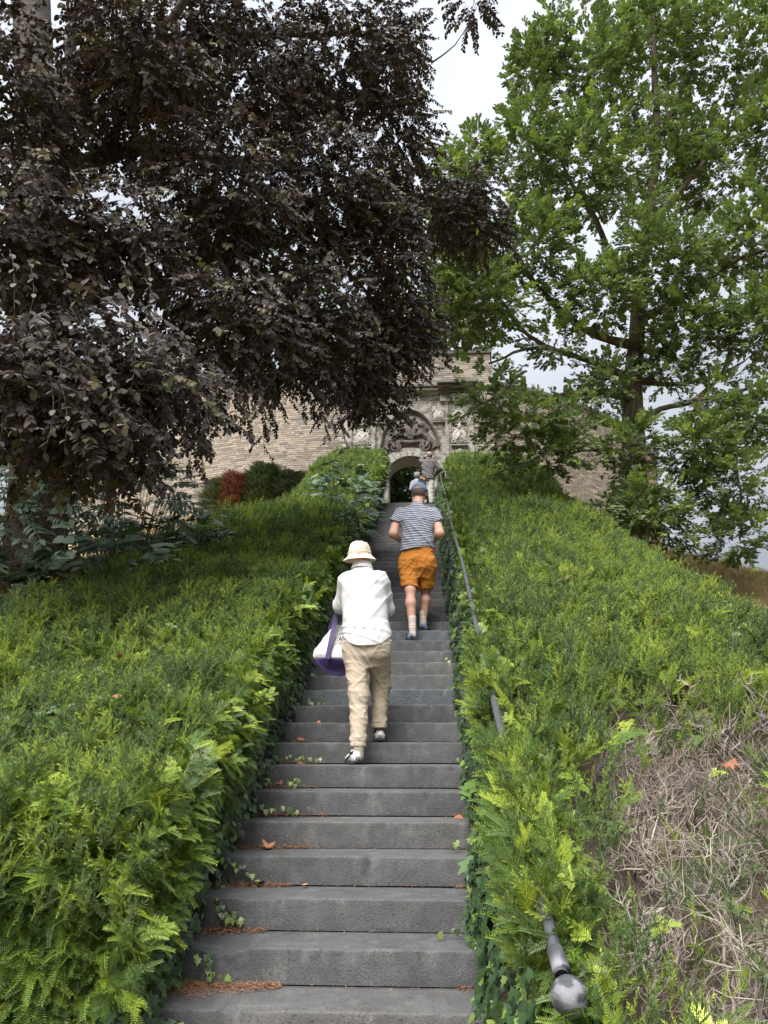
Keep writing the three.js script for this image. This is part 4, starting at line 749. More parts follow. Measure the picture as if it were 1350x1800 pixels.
const beechLobes = [
  [-0.68,6.37,-9.30,0.30,0.41,0.4,6],
  [-0.62,6.95,-9.40,0.26,0.36,0.4,4],
  [-2.9,9.0,-6.1,0.75,0.7,0.5,14],
  [-3.5,9.3,-6.4,0.7,0.7,0.5,10],
  [-3.15,4.43,-5.20,0.55,0.60,0.6,26],
  [-3.73,6.19,-5.60,0.53,0.85,0.7,26],
  [-4.33,8.67,-6.00,0.56,0.93,0.9,18],
  [-4.59,7.20,-5.80,0.40,2.01,0.8,12],
  [-2.62,4.95,-5.60,0.55,0.55,0.6,13],
  [-3.14,6.78,-6.40,0.72,0.66,0.8,24],
  [-3.60,9.43,-7.40,1.03,0.67,0.8,22],
  [-3.35,10.68,-7.00,1.18,0.66,0.9,24],
  [-2.10,6.03,-6.80,0.67,0.67,0.7,17],
  [-2.27,7.92,-7.00,0.80,0.87,0.9,32],
  [-2.21,10.42,-7.60,1.08,0.85,1,32],
  [-1.32,6.92,-8.00,0.64,0.79,0.8,24],
  [-1.29,8.75,-8.00,0.83,0.98,1,34],
  [-1.21,11.24,-8.20,1.00,0.91,1,32],
  [-0.51,8.48,-9.00,0.51,1.15,0.9,26],
  [-0.38,10.31,-9.00,0.59,1.03,0.9,24],
  [-0.33,12.35,-9.00,0.45,0.82,0.9,16],
  [-0.46,7.23,-9.40,0.41,0.57,0.7,12],
  [-0.08,7.72,-9.60,0.15,0.76,0.4,6],
  [-1.73,5.95,-7.40,0.52,0.45,0.6,7],
  [-0.96,6.55,-8.80,0.38,0.46,0.6,6],
  [-2.30,4.85,-6.20,0.38,0.32,0.6,5],
  [-2.63,4.06,-5.30,0.32,0.27,0.5,10],
  [0.75,10.57,-10.20,0.57,0.29,0.5,9],
  [0.92,9.84,-10.30,0.42,0.47,0.5,9],
  [0.26,9.97,-10.00,0.37,0.46,0.5,7],
  [0.82,12.66,-8.60,0.23,0.23,0.3,3],
  [-2.48,8.18,-8.60,1.27,1.03,0.8,22],
];
const beechStrands = [
  [-2.78,4.11,-5.20,0.67],  [-2.62,3.96,-5.30,0.53],  [-2.43,4.15,-5.30,0.58],  [-2.24,4.05,-5.30,0.69],  [-2.20,4.34,-5.50,0.56],  [-2.09,4.59,-5.80,0.70],  [-1.99,4.52,-5.90,0.75],  [-1.98,5.02,-6.20,0.59],  [-3.11,5.49,-7.40,0.56],  [-1.88,5.47,-6.80,0.96],  [-1.75,5.39,-6.90,0.90],  [-2.00,5.36,-6.70,0.58],  [-1.67,5.62,-7.20,0.82],  [-1.53,5.74,-7.30,0.66],  [-1.36,6.01,-7.80,0.89],  [-1.24,5.98,-7.90,1.03],  [-1.08,5.95,-8.00,1.04],  [-1.03,6.16,-8.10,0.92],  [-1.22,6.22,-8.20,0.63],  [-0.83,6.35,-8.60,0.57],  [-0.66,6.54,-8.80,0.50],  [-0.48,6.64,-9.00,0.56],  [-0.80,5.99,-8.70,0.36],  [-0.25,7.16,-9.30,0.59],  [-0.06,7.72,-9.60,1.21],  [0.06,8.50,-9.60,0.79],  [-3.08,3.98,-5.10,0.38],  [-3.21,4.03,-5.00,0.28],
];
const barkTex = (seed, a, b, sx, sy) => { const n1 = tileNoise(seed, 10), n2 = tileNoise(seed + 1, 40), n3 = tileNoise(seed + 2, 120); const f = (u, v) => { const s = n1(u * sx, v * sy) * 0.3 + n2(u * sx, v * sy) * 0.4 + n3(u * sx, v * sy) * 0.3; return s; }; const c = texture(256, 256, (u, v) => { const s = smooth(0.25, 0.75, f(u, v)); return [0, 1, 2].map(k => mix(a[k], b[k], s)); }), h = texture(256, 256, (u, v) => { const s = f(u, v); return [s, s, s]; }, false); return new THREE.MeshStandardMaterial({ map: c, bumpMap: h, bumpScale: 0.02, roughness: 0.95 }); };
function tree(name, label, group, o) {
  const g = thing(name, label, 'tree', [0, 0, 0], group), r = rng(o.seed), nodes = [];
  o.limbs.forEach((l, i) => {
    const P = l.p.map(q => V(...q)), len = P.reduce((s, p, k) => k ? s + p.distanceTo(P[k - 1]) : 0, 0), n = Math.max(6, Math.ceil(len / 0.22)), pts = smoothPath(P, n), w = i ? 0.035 : 0.02;
    pts.forEach((p, k) => { if (k) { p.x += w * noise(p.y * 3 + i, p.z * 3, k * 0.3); p.z += w * noise(p.x * 3, p.y * 3 + i * 5, 4); p.y += i ? w * noise(k * 0.5, i * 3.3) : 0; } });
    const rad = pts.map((_, k) => { const t = k / n; return mix(l.r[0], l.r[1], Math.pow(t, 0.8)) * (i ? 1 : 1 + 0.3 * Math.exp(-t * 40)) * (i && k < 3 ? 1 + 0.35 * (1 - k / 3) : 1) * (1 + 0.06 * noise(k * 0.7, i)); });
    mesh(i ? 'branch' : 'trunk', new Tri().tube(pts, rad, i ? 9 : 20).geo(), o.bark, g);
    pts.forEach((p, k) => { if (k > (i ? 1 : n * 0.4)) nodes.push({ p, r: rad[k] }); });
  });
  const anchors = [];
  for (const [x, y, z, rx, ry, rz, n, tone] of o.lobes) for (let k = 0; k < n * o.more; k++) { let d; do d = V(r() * 2 - 1, r() * 2 - 1, r() * 2 - 1); while (d.lengthSq() > 1); d.setLength(Math.pow(d.length(), 0.7)); anchors.push({ p: V(x + d.x * Math.max(0.1, rx - o.inset), y + d.y * Math.max(0.12, ry - o.inset), z + d.z * Math.max(0.3, rz - o.inset * 0.5)), c: V(x, y, z), tone: tone ?? 0 }); }
  const T = new Tri(), axis = V(0, 0, 0);
  const near = p => { let b = null, bd = 1e9; for (const q of nodes) { const d = q.p.distanceToSquared(p); if (d < bd) { bd = d; b = q; } } return [b, Math.sqrt(bd)]; };
  anchors.forEach(a => a.d = near(a.p)[1]); anchors.sort((a, b) => a.d - b.d);
  for (const a of anchors) {
    const [q, d] = near(a.p); if (d < 0.08) continue;
    const sag = V((r() - 0.5) * 0.3 * d, (o.hang ? -0.15 : 0.1) * d + 0.2 * d * (r() - 0.5), (r() - 0.5) * 0.3 * d), m = q.p.clone().lerp(a.p, 0.5).add(sag), pts = smoothPath([q.p, m, a.p], Math.max(3, Math.ceil(d / 0.25))), r0 = Math.min(q.r * 0.7, 0.006 + 0.014 * d);
    T.tube(pts, pts.map((_, k) => mix(r0, 0.004, k / (pts.length - 1))), 5);
    pts.forEach((p, k) => { if (k > 0) nodes.push({ p, r: mix(r0, 0.004, k / pts.length) }); });
  }
  const lists = o.sprays.map(() => []), singles = [];
  for (const a of anchors) for (let k = 0; k < o.per; k++) {
    const d = V(r() * 2 - 1, r() * 2 - 1, r() * 2 - 1).multiplyScalar(o.ball), p = a.p.clone().add(d), out = p.clone().sub(a.c).normalize().multiplyScalar(0.8).add(d.normalize()), grow = o.hang ? V(out.x * 0.7 + (r() - 0.5) * 0.6, -0.55 + (r() - 0.5) * 0.7, out.z * 0.7 + (r() - 0.5) * 0.6) : V(out.x + (r() - 0.5) * 0.5, out.y * 0.6 + 0.35 + (r() - 0.5) * 0.5, out.z + (r() - 0.5) * 0.5);
    lists[Math.floor(r() * lists.length)].push([basis(p, grow, V((r() - 0.5) * 0.8, 1, (r() - 0.5) * 0.8 + 0.3), 0.75 + 0.5 * r()), o.tint(r, a)]);
  }
  for (const [x, y, z, len] of o.strands ?? []) for (let q = 0; q < 3; q++) {
    const b = V(x + (r() - 0.5) * 0.16, y + 0.05, z + (r() - 0.5) * 0.3), l = len * (q ? 0.55 + 0.4 * r() : 1), pts = smoothPath([b, b.clone().add(V((r() - 0.5) * 0.08, -l * 0.4, (r() - 0.5) * 0.08)), b.clone().add(V((r() - 0.3) * 0.16, -l, 0.08 * (r() - 0.5)))], 10), [n0] = near(b);
    T.tube(smoothPath([n0.p, n0.p.clone().lerp(b, 0.6).add(V(0, 0.12, 0)), b], 6), 0.004, 4); T.tube(pts, 0.0028, 4);
    const per = Math.max(4, Math.round(l / 0.085));
    for (let k = 0; k < per; k++) { const p = pts[Math.min(10, Math.floor(k / per * 10.5))].clone(), az = k * 2.4 + r(); const s = 0.55 + 0.35 * r() * (1 - 0.4 * k / per); lists[Math.floor(r() * lists.length)].push([basis(p, V(Math.cos(az) * 0.8, -0.8 - r() * 0.5, Math.sin(az) * 0.8), V(Math.cos(az), 0.7, Math.sin(az) + 0.5), s), o.tint(r, { tone: 0 })]); }
  }
  const tw = mesh('twigs', T.geo(), o.twig ?? o.bark, g); tw.userData.kind = 'stuff';
  lists.forEach((l, i) => instanced('crown', o.sprays[i], Array.isArray(o.leaf) ? o.leaf[i] : o.leaf, l, g));
  return g;
}
const oakSrc = leafGeo(oakOutline, 0.15, 0.15), beechSrc = leafGeo(beechOutline, 0.14, 0.12);
const oakBark = barkTex(81, [0.22, 0.19, 0.15], [0.44, 0.40, 0.33], 4, 0.5), beechBark = barkTex(91, [0.22, 0.20, 0.18], [0.34, 0.31, 0.28], 1, 1);
const oak = tree('oak_tree', 'tall green oak with spreading branches on the right behind the hedge', null, {
  seed: 300, limbs: oakLimbs, lobes: oakLobes, more: 1.9, per: 10, ball: 0.32, inset: 0.34, bark: oakBark,
  sprays: [1, 2, 3, 4].map(s => leafySpray(s, oakSrc, { L: 0.25, n: 18, size: 0.088, flat: 0.3, droop: 0.15 })), leaf: leafMat(1, 0.45),
  tint: (r, a) => r() < 0.18 ? tintOf(r, [0.22, 0.30, 0.04], [0.17, 0.25, 0.04]) : tintOf(r, [0.085, 0.145, 0.03], [0.13, 0.195, 0.035]),
});
const beech = tree('copper_beech', 'large copper beech with dark purple drooping leaves over the left of the steps', null, {
  seed: 400, limbs: beechLimbs, lobes: beechLobes, strands: beechStrands, more: 1.9, per: 11, ball: 0.28, inset: 0.22, hang: true, bark: beechBark,
  sprays: [1, 2, 3, 4].map(s => leafySpray(20 + s, beechSrc, { L: 0.30, n: 12, size: 0.066, flat: 0.5, droop: 0.1, hang: 0.35 })), leaf: [leafMat(0.62), leafMat(0.7), leafMat(1, 0.3), leafMat(1, 0.35)],
  tint: (r, a) => r() < 0.22 ? tintOf(r, [0.07, 0.062, 0.02], [0.048, 0.04, 0.018]) : tintOf(r, [0.023, 0.016, 0.0145], [0.041, 0.027, 0.022]),
});
// the beech leaves that show largest, hanging nearest the camera, one by one
{
  const geo = beechSrc.geo(), mats = [mat([0.024, 0.018, 0.016], 0.55, { side: THREE.DoubleSide }), mat([0.032, 0.023, 0.02], 0.55, { side: THREE.DoubleSide }), mat([0.036, 0.030, 0.016], 0.55, { side: THREE.DoubleSide })], r = rng(17);
  const twig = new Tri();
  for (let q = 0; q < 30; q++) {
    const b = V(-3.5 + 1.5 * r(), 3.95 + 1.3 * r(), -4.85 + 0.3 * r()), l = 0.35 + 0.2 * r(), pts = smoothPath([b.clone().add(V(-0.12, 0.22, -0.1)), b, b.clone().add(V(0.06, -l * 0.5, 0.03)), b.clone().add(V(0.14 * r(), -l, 0))], 10);
    twig.tube(pts, 0.0025, 4);
    for (let k = 0; k < 10; k++) { const o = shade(new THREE.Mesh(geo, mats[Math.floor(r() * 3)])), az = k * 2.6 + r(); o.name = 'leaf'; o.applyMatrix4(basis(pts[k + 1 > 10 ? 10 : k + 1].clone(), V(Math.cos(az), -0.7 - 0.4 * r(), Math.sin(az) * 0.7), V(Math.cos(az) * 0.5, 0.8, 0.9), 0.052 + 0.022 * r())); beech.add(o); }
  }
  const tw = mesh('twigs', twig.geo(), beechBark, beech); tw.userData.kind = 'stuff';
}
// trees inside and behind the castle ring
{
  const sprays = [1, 2, 3].map(s => leafySpray(60 + s, beechSrc, { L: 0.6, n: 18, size: 0.2, flat: 0.3, droop: 0.2 }));
  const far = (label, x, f, y0, h, w, a, b, seed) => { const r = rng(seed), lobes = []; for (let k = 0; k < 9; k++) { const az = r() * 6.28, t = k / 9; lobes.push([x + Math.cos(az) * w * 0.45 * (1 - 0.4 * t), y0 + h * (0.35 + 0.6 * t), -f + Math.sin(az) * w * 0.45, w * 0.42, h * 0.2, w * 0.42, 10]); }
    tree('courtyard_tree', label, 'trees inside the castle ring', { seed, limbs: [{ p: [[x, y0 - 0.3, -f], [x + 0.2, y0 + h * 0.4, -f], [x, y0 + h * 0.8, -f]], r: [0.28, 0.06] }], lobes, more: 1.6, per: 9, ball: 0.9, inset: 0.2, bark: oakBark, sprays, leaf: leafMat(1, 0.35), tint: r2 => tintOf(r2, a, b) }); };
  far('pale green tree rising behind the gatehouse between the beech and the oak', 0.6, 31, 8.2, 15, 4.2, [0.12, 0.18, 0.05], [0.17, 0.22, 0.08], 501);
  far('green tree showing through the beech above the left end of the wall', -9.5, 31, 8.2, 15, 7, [0.08, 0.14, 0.03], [0.13, 0.18, 0.05], 502);
  far('green tree behind the wall just left of the gatehouse', -4.2, 33, 8.2, 14, 6, [0.08, 0.14, 0.03], [0.12, 0.17, 0.05], 503);
  // leafy shrub seen through the arch
  const r = rng(504), lobes = []; for (let k = 0; k < 8; k++) lobes.push([-0.6 + (r() - 0.5) * 2.4, 8.8 + r() * 2.6, -24.6 - r() * 1.4, 0.8, 0.7, 0.6, 9]);
  tree('courtyard_shrub', 'dark leafy shrub seen through the gate arch', null, { seed: 505, limbs: [{ p: [[-0.6, 8.1, -25.2], [-0.5, 9.2, -25.2], [-0.6, 10.6, -25.2]], r: [0.08, 0.03] }], lobes, more: 1.6, per: 9, ball: 0.4, inset: 0.1, bark: oakBark, sprays: [1, 2].map(s => leafySpray(70 + s, beechSrc, { L: 0.35, n: 14, size: 0.11, flat: 0.3, droop: 0.2 })), leaf: leafMat(0.5), tint: r2 => tintOf(r2, [0.04, 0.08, 0.03], [0.07, 0.12, 0.04]) });
}
// ---------------------------------------------------------------- people climbing the steps (x right, y up, facing -z)
const table = (T, y) => { if (y <= T[0][0]) return T[0].slice(1); for (let k = 1; k < T.length; k++) if (y <= T[k][0]) { const t = (y - T[k - 1][0]) / (T[k][0] - T[k - 1][0]), s = t * t * (3 - 2 * t); return T[k].slice(1).map((v, i) => mix(T[k - 1][i + 1], v, s)); } return T[T.length - 1].slice(1); };
// trunk of the body: rows [y, centre x, centre z, half width, half depth]
const trunk = (p, T) => { const [cx, cz, w, d] = table(T, p[1]), x = (p[0] - cx) / w, z = (p[2] - cz) / d, k = Math.pow(Math.pow(Math.abs(x), 2.3) + Math.pow(Math.abs(z), 2.3), 1 / 2.3), m = Math.min(w, d) * 1.1, e = Math.max(T[0][0] - p[1], p[1] - T[T.length - 1][0]); return Math.max((k - 1) * m, e); };
const crease = (u, v, w = 0) => { const n = 1 - Math.min(1, Math.abs(noise(u, v, w)) * 3.2); return n * n; }; // sharp narrow ridges
const fold = (p, a, fx, fy, fz, o = 0) => a * noise(p[0] * fx + o, p[1] * fy + o * 2, p[2] * fz);
const around = (cx, cz) => (x, y, z) => [Math.atan2(x - cx, z - cz) * 0.22, y];
const weave = (() => { const a = tileNoise(201, 128), b = tileNoise(202, 30); return texture(256, 256, (u, v, i, j) => { const h = 0.5 + 0.2 * ((i + j) % 2 - 0.5) + 0.25 * (a(u, v) - 0.5) + 0.25 * (b(u, v) - 0.5); return [h, h, h]; }, false, 4); })();
const cloth = (c, rough = 0.9) => mat(c, rough, { bumpMap: weave, bumpScale: 0.0012 });
function handSdf(p, w, fwd, up, thumb) { // wrist, direction of the fingers, back of the hand, side of the thumb
  const f = V(...fwd).normalize(), u = V(...up).addScaledVector(f, -V(...up).dot(f)).normalize(), s = V(0, 0, 0).crossVectors(f, u).multiplyScalar(thumb), q = V(p[0] - w[0], p[1] - w[1], p[2] - w[2]), l = [q.dot(s), q.dot(u), q.dot(f)];
  let d = blend(0.012, cap(l, [0.0, 0, 0], [0.018, 0, 0.07], 0.022, 0.018), cap(l, [0, 0, 0], [-0.02, 0, 0.07], 0.022, 0.017));
  [[0.030, 0.070, 0.040], [0.011, 0.078, 0.045], [-0.009, 0.074, 0.042], [-0.028, 0.064, 0.033]].forEach(([x, z, n]) => { d = smin(d, Math.min(cap(l, [x, 0, z], [x * 1.1, -0.008, z + n], 0.0092, 0.0085), cap(l, [x * 1.1, -0.008, z + n], [x * 1.05, -0.034, z + n + 0.022], 0.0085, 0.0072)), 0.006); });
  d = smin(d, Math.min(cap(l, [0.024, -0.004, 0.022], [0.052, -0.014, 0.05], 0.0125, 0.010), cap(l, [0.052, -0.014, 0.05], [0.050, -0.030, 0.078], 0.010, 0.008)), 0.008);
  return d;
}
function handGeo(...a) { const w = a[0]; return surface(p => handSdf(p, ...a), w.map(v => v - 0.16), w.map(v => v + 0.16), 0.0042); }
function headSdf(c, s = 1, turn = 0, tip = 0) { // skull, jaw, nose, ears, brow; face towards -z before turning
  const ct = Math.cos(turn), st = Math.sin(turn), cp = Math.cos(tip), sp = Math.sin(tip);
  return p0 => { let x = (p0[0] - c[0]) / s, y = (p0[1] - c[1]) / s, z = (p0[2] - c[2]) / s; [x, z] = [x * ct - z * st, x * st + z * ct]; [y, z] = [y * cp - z * sp, y * sp + z * cp]; const p = [x, y, z];
    let d = blend(0.03, ell(p, [0, 0.025, 0.012], [0.076, 0.092, 0.094]), ell(p, [0, -0.045, -0.035], [0.058, 0.07, 0.062]));
    d = smin(d, cap(p, [0, 0.012, -0.088], [0, -0.028, -0.107], 0.009, 0.014), 0.012);
    for (const e of [-1, 1]) { d = smin(d, ell(p, [e * 0.078, -0.005, 0.008], [0.010, 0.031, 0.019]), 0.008); d = Math.max(d, -ell(p, [e * 0.031, 0.012, -0.098], [0.014, 0.009, 0.014])); d = smin(d, ell(p, [e * 0.031, 0.011, -0.082], [0.012, 0.011, 0.012]), 0.004); }
    d = smin(d, cap(p, [-0.018, -0.063, -0.085], [0.018, -0.063, -0.085], 0.008), 0.008);
    return d * s; };
}
function shoe(parent, at, mats, s = 1, yaw = 0) { // heel at the origin, toe towards -z
  const g = new THREE.Group(); g.name = 'shoe'; g.position.set(...at); g.rotation.y = yaw; g.scale.setScalar(s); parent.add(g);
  const up = p => { let d = blend(0.03, ell(p, [0, 0.045, -0.035], [0.036, 0.048, 0.048]), ell(p, [0, 0.04, -0.12], [0.042, 0.040, 0.09]), ell(p, [0, 0.034, -0.2], [0.044, 0.032, 0.062]), cap(p, [0, 0.07, -0.05], [0, 0.095, -0.045], 0.034, 0.036)); d = Math.max(d, 0.018 - p[1], p[1] - 0.098 + (p[2] + 0.05) * 0.25); return d + fold(p, 0.002, 40, 40, 40); };
  mesh('upper', surface(up, [-0.06, 0, -0.29], [0.06, 0.12, 0.04], 0.0045), mats[0], g);
  const so = p => { const d = blend(0.03, ell([p[0], 0, p[2]], [0, 0, -0.04], [0.038, 1, 0.05]), ell([p[0], 0, p[2]], [0, 0, -0.19], [0.048, 1, 0.085]), cap([p[0], 0, p[2]], [0, 0, -0.04], [0, 0, -0.19], 0.034, 0.042)), lift = 0.02 * smooth(-0.2, -0.28, p[2]) + 0.012 * smooth(-0.02, 0.02, p[2]); return Math.max(d, lift - p[1], p[1] - 0.026 - 0.008 * Math.sin(p[2] * 60)); };
  mesh('sole', surface(so, [-0.07, -0.005, -0.3], [0.07, 0.05, 0.04], 0.0045), mats[1], g);
  const tb = p => Math.max(Math.abs(up(p)) - 0.003, Math.abs(p[0]) - 0.017, 0.030 - p[1], p[1] - 0.055, -p[2] - 0.03);
  mesh('heel_tab', surface(tb, [-0.05, 0.02, -0.04], [0.05, 0.07, 0.05], 0.003), mats[2], g);
  const st = p => Math.max(Math.abs(up(p)) - 0.0035, Math.abs(p[1] - 0.062 - 0.35 * (p[2] + 0.07)) - 0.012, -0.012 + 0.03 - Math.abs(p[0]), p[2] + 0.012);
  mesh('strap', surface(st, [-0.06, 0.0, -0.2], [0.06, 0.11, 0.0], 0.004), mats[3], g);
}
const skin = mat([0.52, 0.29, 0.21], 0.6), skinPale = mat([0.56, 0.36, 0.28], 0.6);

{ // ---- woman-height figure in a white shirt, sun hat and beige trousers, on the seventh and eighth steps
  const g = thing('person', 'person in white shirt, cream bucket hat and beige trousers climbing with raised forearms', 'person', [-0.49, stepY(6) + 0.004, -5.72]);
  const TB = [[0.78, 0, -0.09, 0.15, 0.11], [1.1, -0.02, -0.12, 0.135, 0.095], [1.3, -0.04, -0.155, 0.15, 0.105], [1.42, -0.045, -0.165, 0.13, 0.09], [1.5, -0.05, -0.175, 0.05, 0.05]];
  const hd = headSdf([-0.078, 1.612, -0.215], 1, 0, -0.12);
  const aL = [[-0.185, 1.405, -0.165], [-0.232, 1.225, -0.275], [-0.11, 1.41, -0.47]], aR = [[0.105, 1.425, -0.165], [0.140, 1.20, -0.30], [0.01, 1.42, -0.47]];
  const lL = [[-0.085, 0.84, -0.085], [-0.055, 0.49, -0.04], [-0.045, 0.09, 0.055]], lR = [[0.085, 0.85, -0.085], [0.095, 0.60, -0.265], [0.085, 0.245, -0.275]];
  const body = p => blend(0.03, trunk(p, TB), cap(p, aL[0], aL[1], 0.045, 0.036), cap(p, aL[1], aL[2], 0.036, 0.025), cap(p, aR[0], aR[1], 0.045, 0.036), cap(p, aR[1], aR[2], 0.036, 0.025), cap(p, lL[0], lL[1], 0.085, 0.055), cap(p, lL[1], lL[2], 0.052, 0.034), cap(p, lR[0], lR[1], 0.085, 0.055), cap(p, lR[1], lR[2], 0.052, 0.034), cap(p, [-0.05, 1.46, -0.17], [-0.072, 1.58, -0.20], 0.05, 0.048), hd(p));
  mesh('body', mergeGeometries([surface(body, [-0.32, 0.05, -0.55], [0.28, 1.78, 0.13], 0.012), handGeo(aL[2], [0.2, 0.9, -0.35], [-1, 0, 0.1], 1), handGeo(aR[2], [-0.2, 0.9, -0.35], [1, 0, 0.1], -1)]), skinPale, g);
  const TS = [[0.80, 0.003, -0.085, 0.197, 0.148], [0.92, 0.0, -0.09, 0.200, 0.150], [1.08, -0.016, -0.115, 0.186, 0.142], [1.25, -0.035, -0.145, 0.186, 0.138], [1.38, -0.044, -0.16, 0.180, 0.128], [1.45, -0.047, -0.168, 0.150, 0.108], [1.50, -0.05, -0.175, 0.080, 0.075], [1.53, -0.05, -0.18, 0.066, 0.066]];
  const shirt = p => {
    let d = blend(0.045, trunk(p, TS), cap(p, [-0.165, 1.405, -0.165], aL[1], 0.080, 0.064), cap(p, aL[1], aL[2], 0.062, 0.040), cap(p, [0.085, 1.415, -0.165], aR[1], 0.080, 0.064), cap(p, aR[1], aR[2], 0.062, 0.040));
    const bx = p[0] + 0.03 - (p[1] - 1.2) * -0.05, back = smooth(-0.12, 0.0, p[2]);
    const up = smooth(0.88, 1.0, p[1]);
    d -= 0.008 * crease(p[1] * 8 + p[0] * 7, p[0] * 2.4, 3) * smooth(0.06, -0.1, p[0]) * up + 0.010 * crease(p[1] * 6 - p[0] * 8, p[0] * 2.2, 7.4) * smooth(-0.10, 0.08, p[0]) * up + 0.006 * crease(p[1] * 13 + p[0] * 3, p[0] * 2, 11) * smooth(1.12, 1.0, p[1]) + 0.005 * crease(p[1] * 5, p[0] * 12 + p[2] * 6, 5);
    d += fold(p, 0.006, 4, 9, 4, 2) + 0.004;
    d -= 0.004 * smooth(0.022, 0.016, Math.abs(bx)) * smooth(1.16, 1.24, p[1]) * smooth(1.395, 1.385, p[1]) * back + 0.0028 * smooth(0.008, 0.004, Math.abs(p[1] - 1.39 - 0.03 * Math.abs(bx))) * back;
    const hem = 0.855 + 0.095 * Math.pow(Math.min(1, Math.abs(p[0] - 0.003) / 0.195), 3), cuff = Math.min(Math.hypot(p[0] - aL[2][0], p[1] - aL[2][1], p[2] - aL[2][2]), Math.hypot(p[0] - aR[2][0], p[1] - aR[2][1], p[2] - aR[2][2]));
    return Math.max(d, hem - p[1], 0.045 - cuff);
  };
  mesh('shirt', surface(shirt, [-0.34, 0.82, -0.56], [0.30, 1.56, 0.12], 0.0058), cloth([0.56, 0.56, 0.57]), g);
  const collar = p => { const R = Math.hypot((p[0] + 0.055) / 1.05, p[2] + 0.183), y = p[1] - 1.535 - 0.1 * (p[2] + 0.18); return Math.max(Math.abs(R - 0.070 - 0.35 * Math.max(0, 0.01 - y)) - 0.006, Math.abs(y) - 0.026) + fold(p, 0.002, 20, 20, 20); };
  mesh('collar', surface(collar, [-0.18, 1.47, -0.31], [0.08, 1.58, -0.05], 0.005), cloth([0.56, 0.56, 0.57]), g);
  const TP = [[0.70, 0.003, -0.085, 0.10, 0.07], [0.80, 0.003, -0.085, 0.165, 0.12], [0.88, 0.003, -0.085, 0.182, 0.135], [0.98, 0, -0.1, 0.160, 0.12]];
  const legs = p => {
    const L = blend(0.05, cap(p, [-0.09, 0.83, -0.085], [-0.058, 0.49, -0.035], 0.100, 0.072), cap(p, [-0.058, 0.49, -0.035], [-0.046, 0.10, 0.045], 0.071, 0.058)), R = blend(0.05, cap(p, [0.088, 0.84, -0.085], [0.094, 0.585, -0.245], 0.102, 0.074), cap(p, [0.094, 0.585, -0.245], [0.082, 0.235, -0.245], 0.072, 0.056));
    let d = smin(smin(L, R, 0.012), trunk(p, TP), 0.04);
    d += fold(p, 0.006, 6, 4, 6, 1) + 0.003 - 0.010 * crease(p[1] * 8 + p[0] * 10, p[0] * 2.5 - p[1] * 1.5, p[2] * 2.5) * smooth(-0.25, 0.15, noise(p[0] * 5, p[1] * 5, 3)) - 0.008 * crease(p[1] * 7 - p[0] * 7, p[0] * 4 + 4, p[2] * 4) * smooth(0.1, -0.2, noise(p[0] * 5, p[1] * 5, 3)) - 0.004 * crease(p[1] * 20 + p[0] * 5, p[0] * 8, p[2] * 8 + 3);
    const cl = p[1] - 0.118 - 0.1 * (p[2] - 0.045), cr = p[1] - 0.258 - 0.05 * (p[2] + 0.24), end = p[0] < 0.025 && p[2] > -0.16 ? cl : cr;
    d += 0.004 * smooth(0.006, 0.002, Math.abs(end - 0.034)) + (end < 0.034 ? 0.0025 * Math.sin(Math.atan2(p[0] - (end === cl ? -0.046 : 0.082), p[2] - (end === cl ? 0.045 : -0.245)) * 22) : 0);
    return Math.max(d, -end);
  };
  mesh('trousers', surface(legs, [-0.24, 0.08, -0.42], [0.25, 1.0, 0.16], 0.0065), cloth([0.45, 0.38, 0.29]), g);
  for (const q of [p => Math.max(cap(p, [-0.046, 0.05, 0.06], [-0.046, 0.2, 0.045], 0.042), p[1] - 0.2), p => Math.max(cap(p, [0.084, 0.2, -0.275], [0.083, 0.33, -0.26], 0.042), p[1] - 0.33)]) mesh('sock', surface(q, [-0.12, 0.0, -0.34], [0.15, 0.36, 0.13], 0.008), cloth([0.28, 0.27, 0.2]), g);
  const sm = [mat([0.62, 0.60, 0.58], 0.7), mat([0.035, 0.035, 0.037], 0.7), mat([0.22, 0.21, 0.21], 0.7), mat([0.02, 0.02, 0.02], 0.7)];
  shoe(g, [-0.05, 0.0, 0.105], sm, 1.0, 0.32); shoe(g, [0.092, RISE, -0.215], sm, 1.0, 0.08);
  // bucket hat
  const prof = [[0.001, 0.116], [0.035, 0.114], [0.060, 0.106], [0.077, 0.090], [0.087, 0.066], [0.093, 0.036], [0.098, 0.004], [0.101, -0.010], [0.114, -0.024], [0.129, -0.038], [0.140, -0.048], [0.139, -0.052], [0.126, -0.042], [0.100, -0.018], [0.094, 0.0], [0.089, 0.03]];
  const hat = new THREE.LatheGeometry(prof.map(q => new THREE.Vector2(...q)), 72), P = hat.attributes.position;
  for (let k = 0; k < P.count; k++) { const x = P.getX(k), y = P.getY(k), z = P.getZ(k), n = 1 + 0.05 * noise(x * 16, y * 24, z * 16) + 0.03 * noise(x * 40, y * 40, z * 40), dent = y > 0.06 ? -0.018 * Math.abs(noise(x * 18 + 3, z * 18)) : 0; P.setXYZ(k, x * n * 0.98, y + dent + 0.006 * noise(x * 10, z * 10, 4), z * n * 1.06); }
  hat.computeVertexNormals();
  const ho = mesh('bucket_hat', hat, mat([0.60, 0.54, 0.43], 0.95, { bumpMap: weave, bumpScale: 0.001, side: THREE.DoubleSide }), g, [-0.079, 1.640, -0.212]); ho.rotation.set(0.10, 0, 0.02);
  const band = p => Math.max(Math.abs(Math.hypot(p[0], p[2] / 1.06) - 0.0975 + (p[1] - 0.0) * 0.12) - 0.0022, Math.abs(p[1] - 0.012) - 0.009);
  const bo = mesh('hat_band', surface(band, [-0.12, -0.01, -0.13], [0.12, 0.035, 0.13], 0.0045), mat([0.52, 0.46, 0.36], 0.95), g, [-0.079, 1.642, -0.212]); bo.rotation.set(0.10, 0, 0.02);
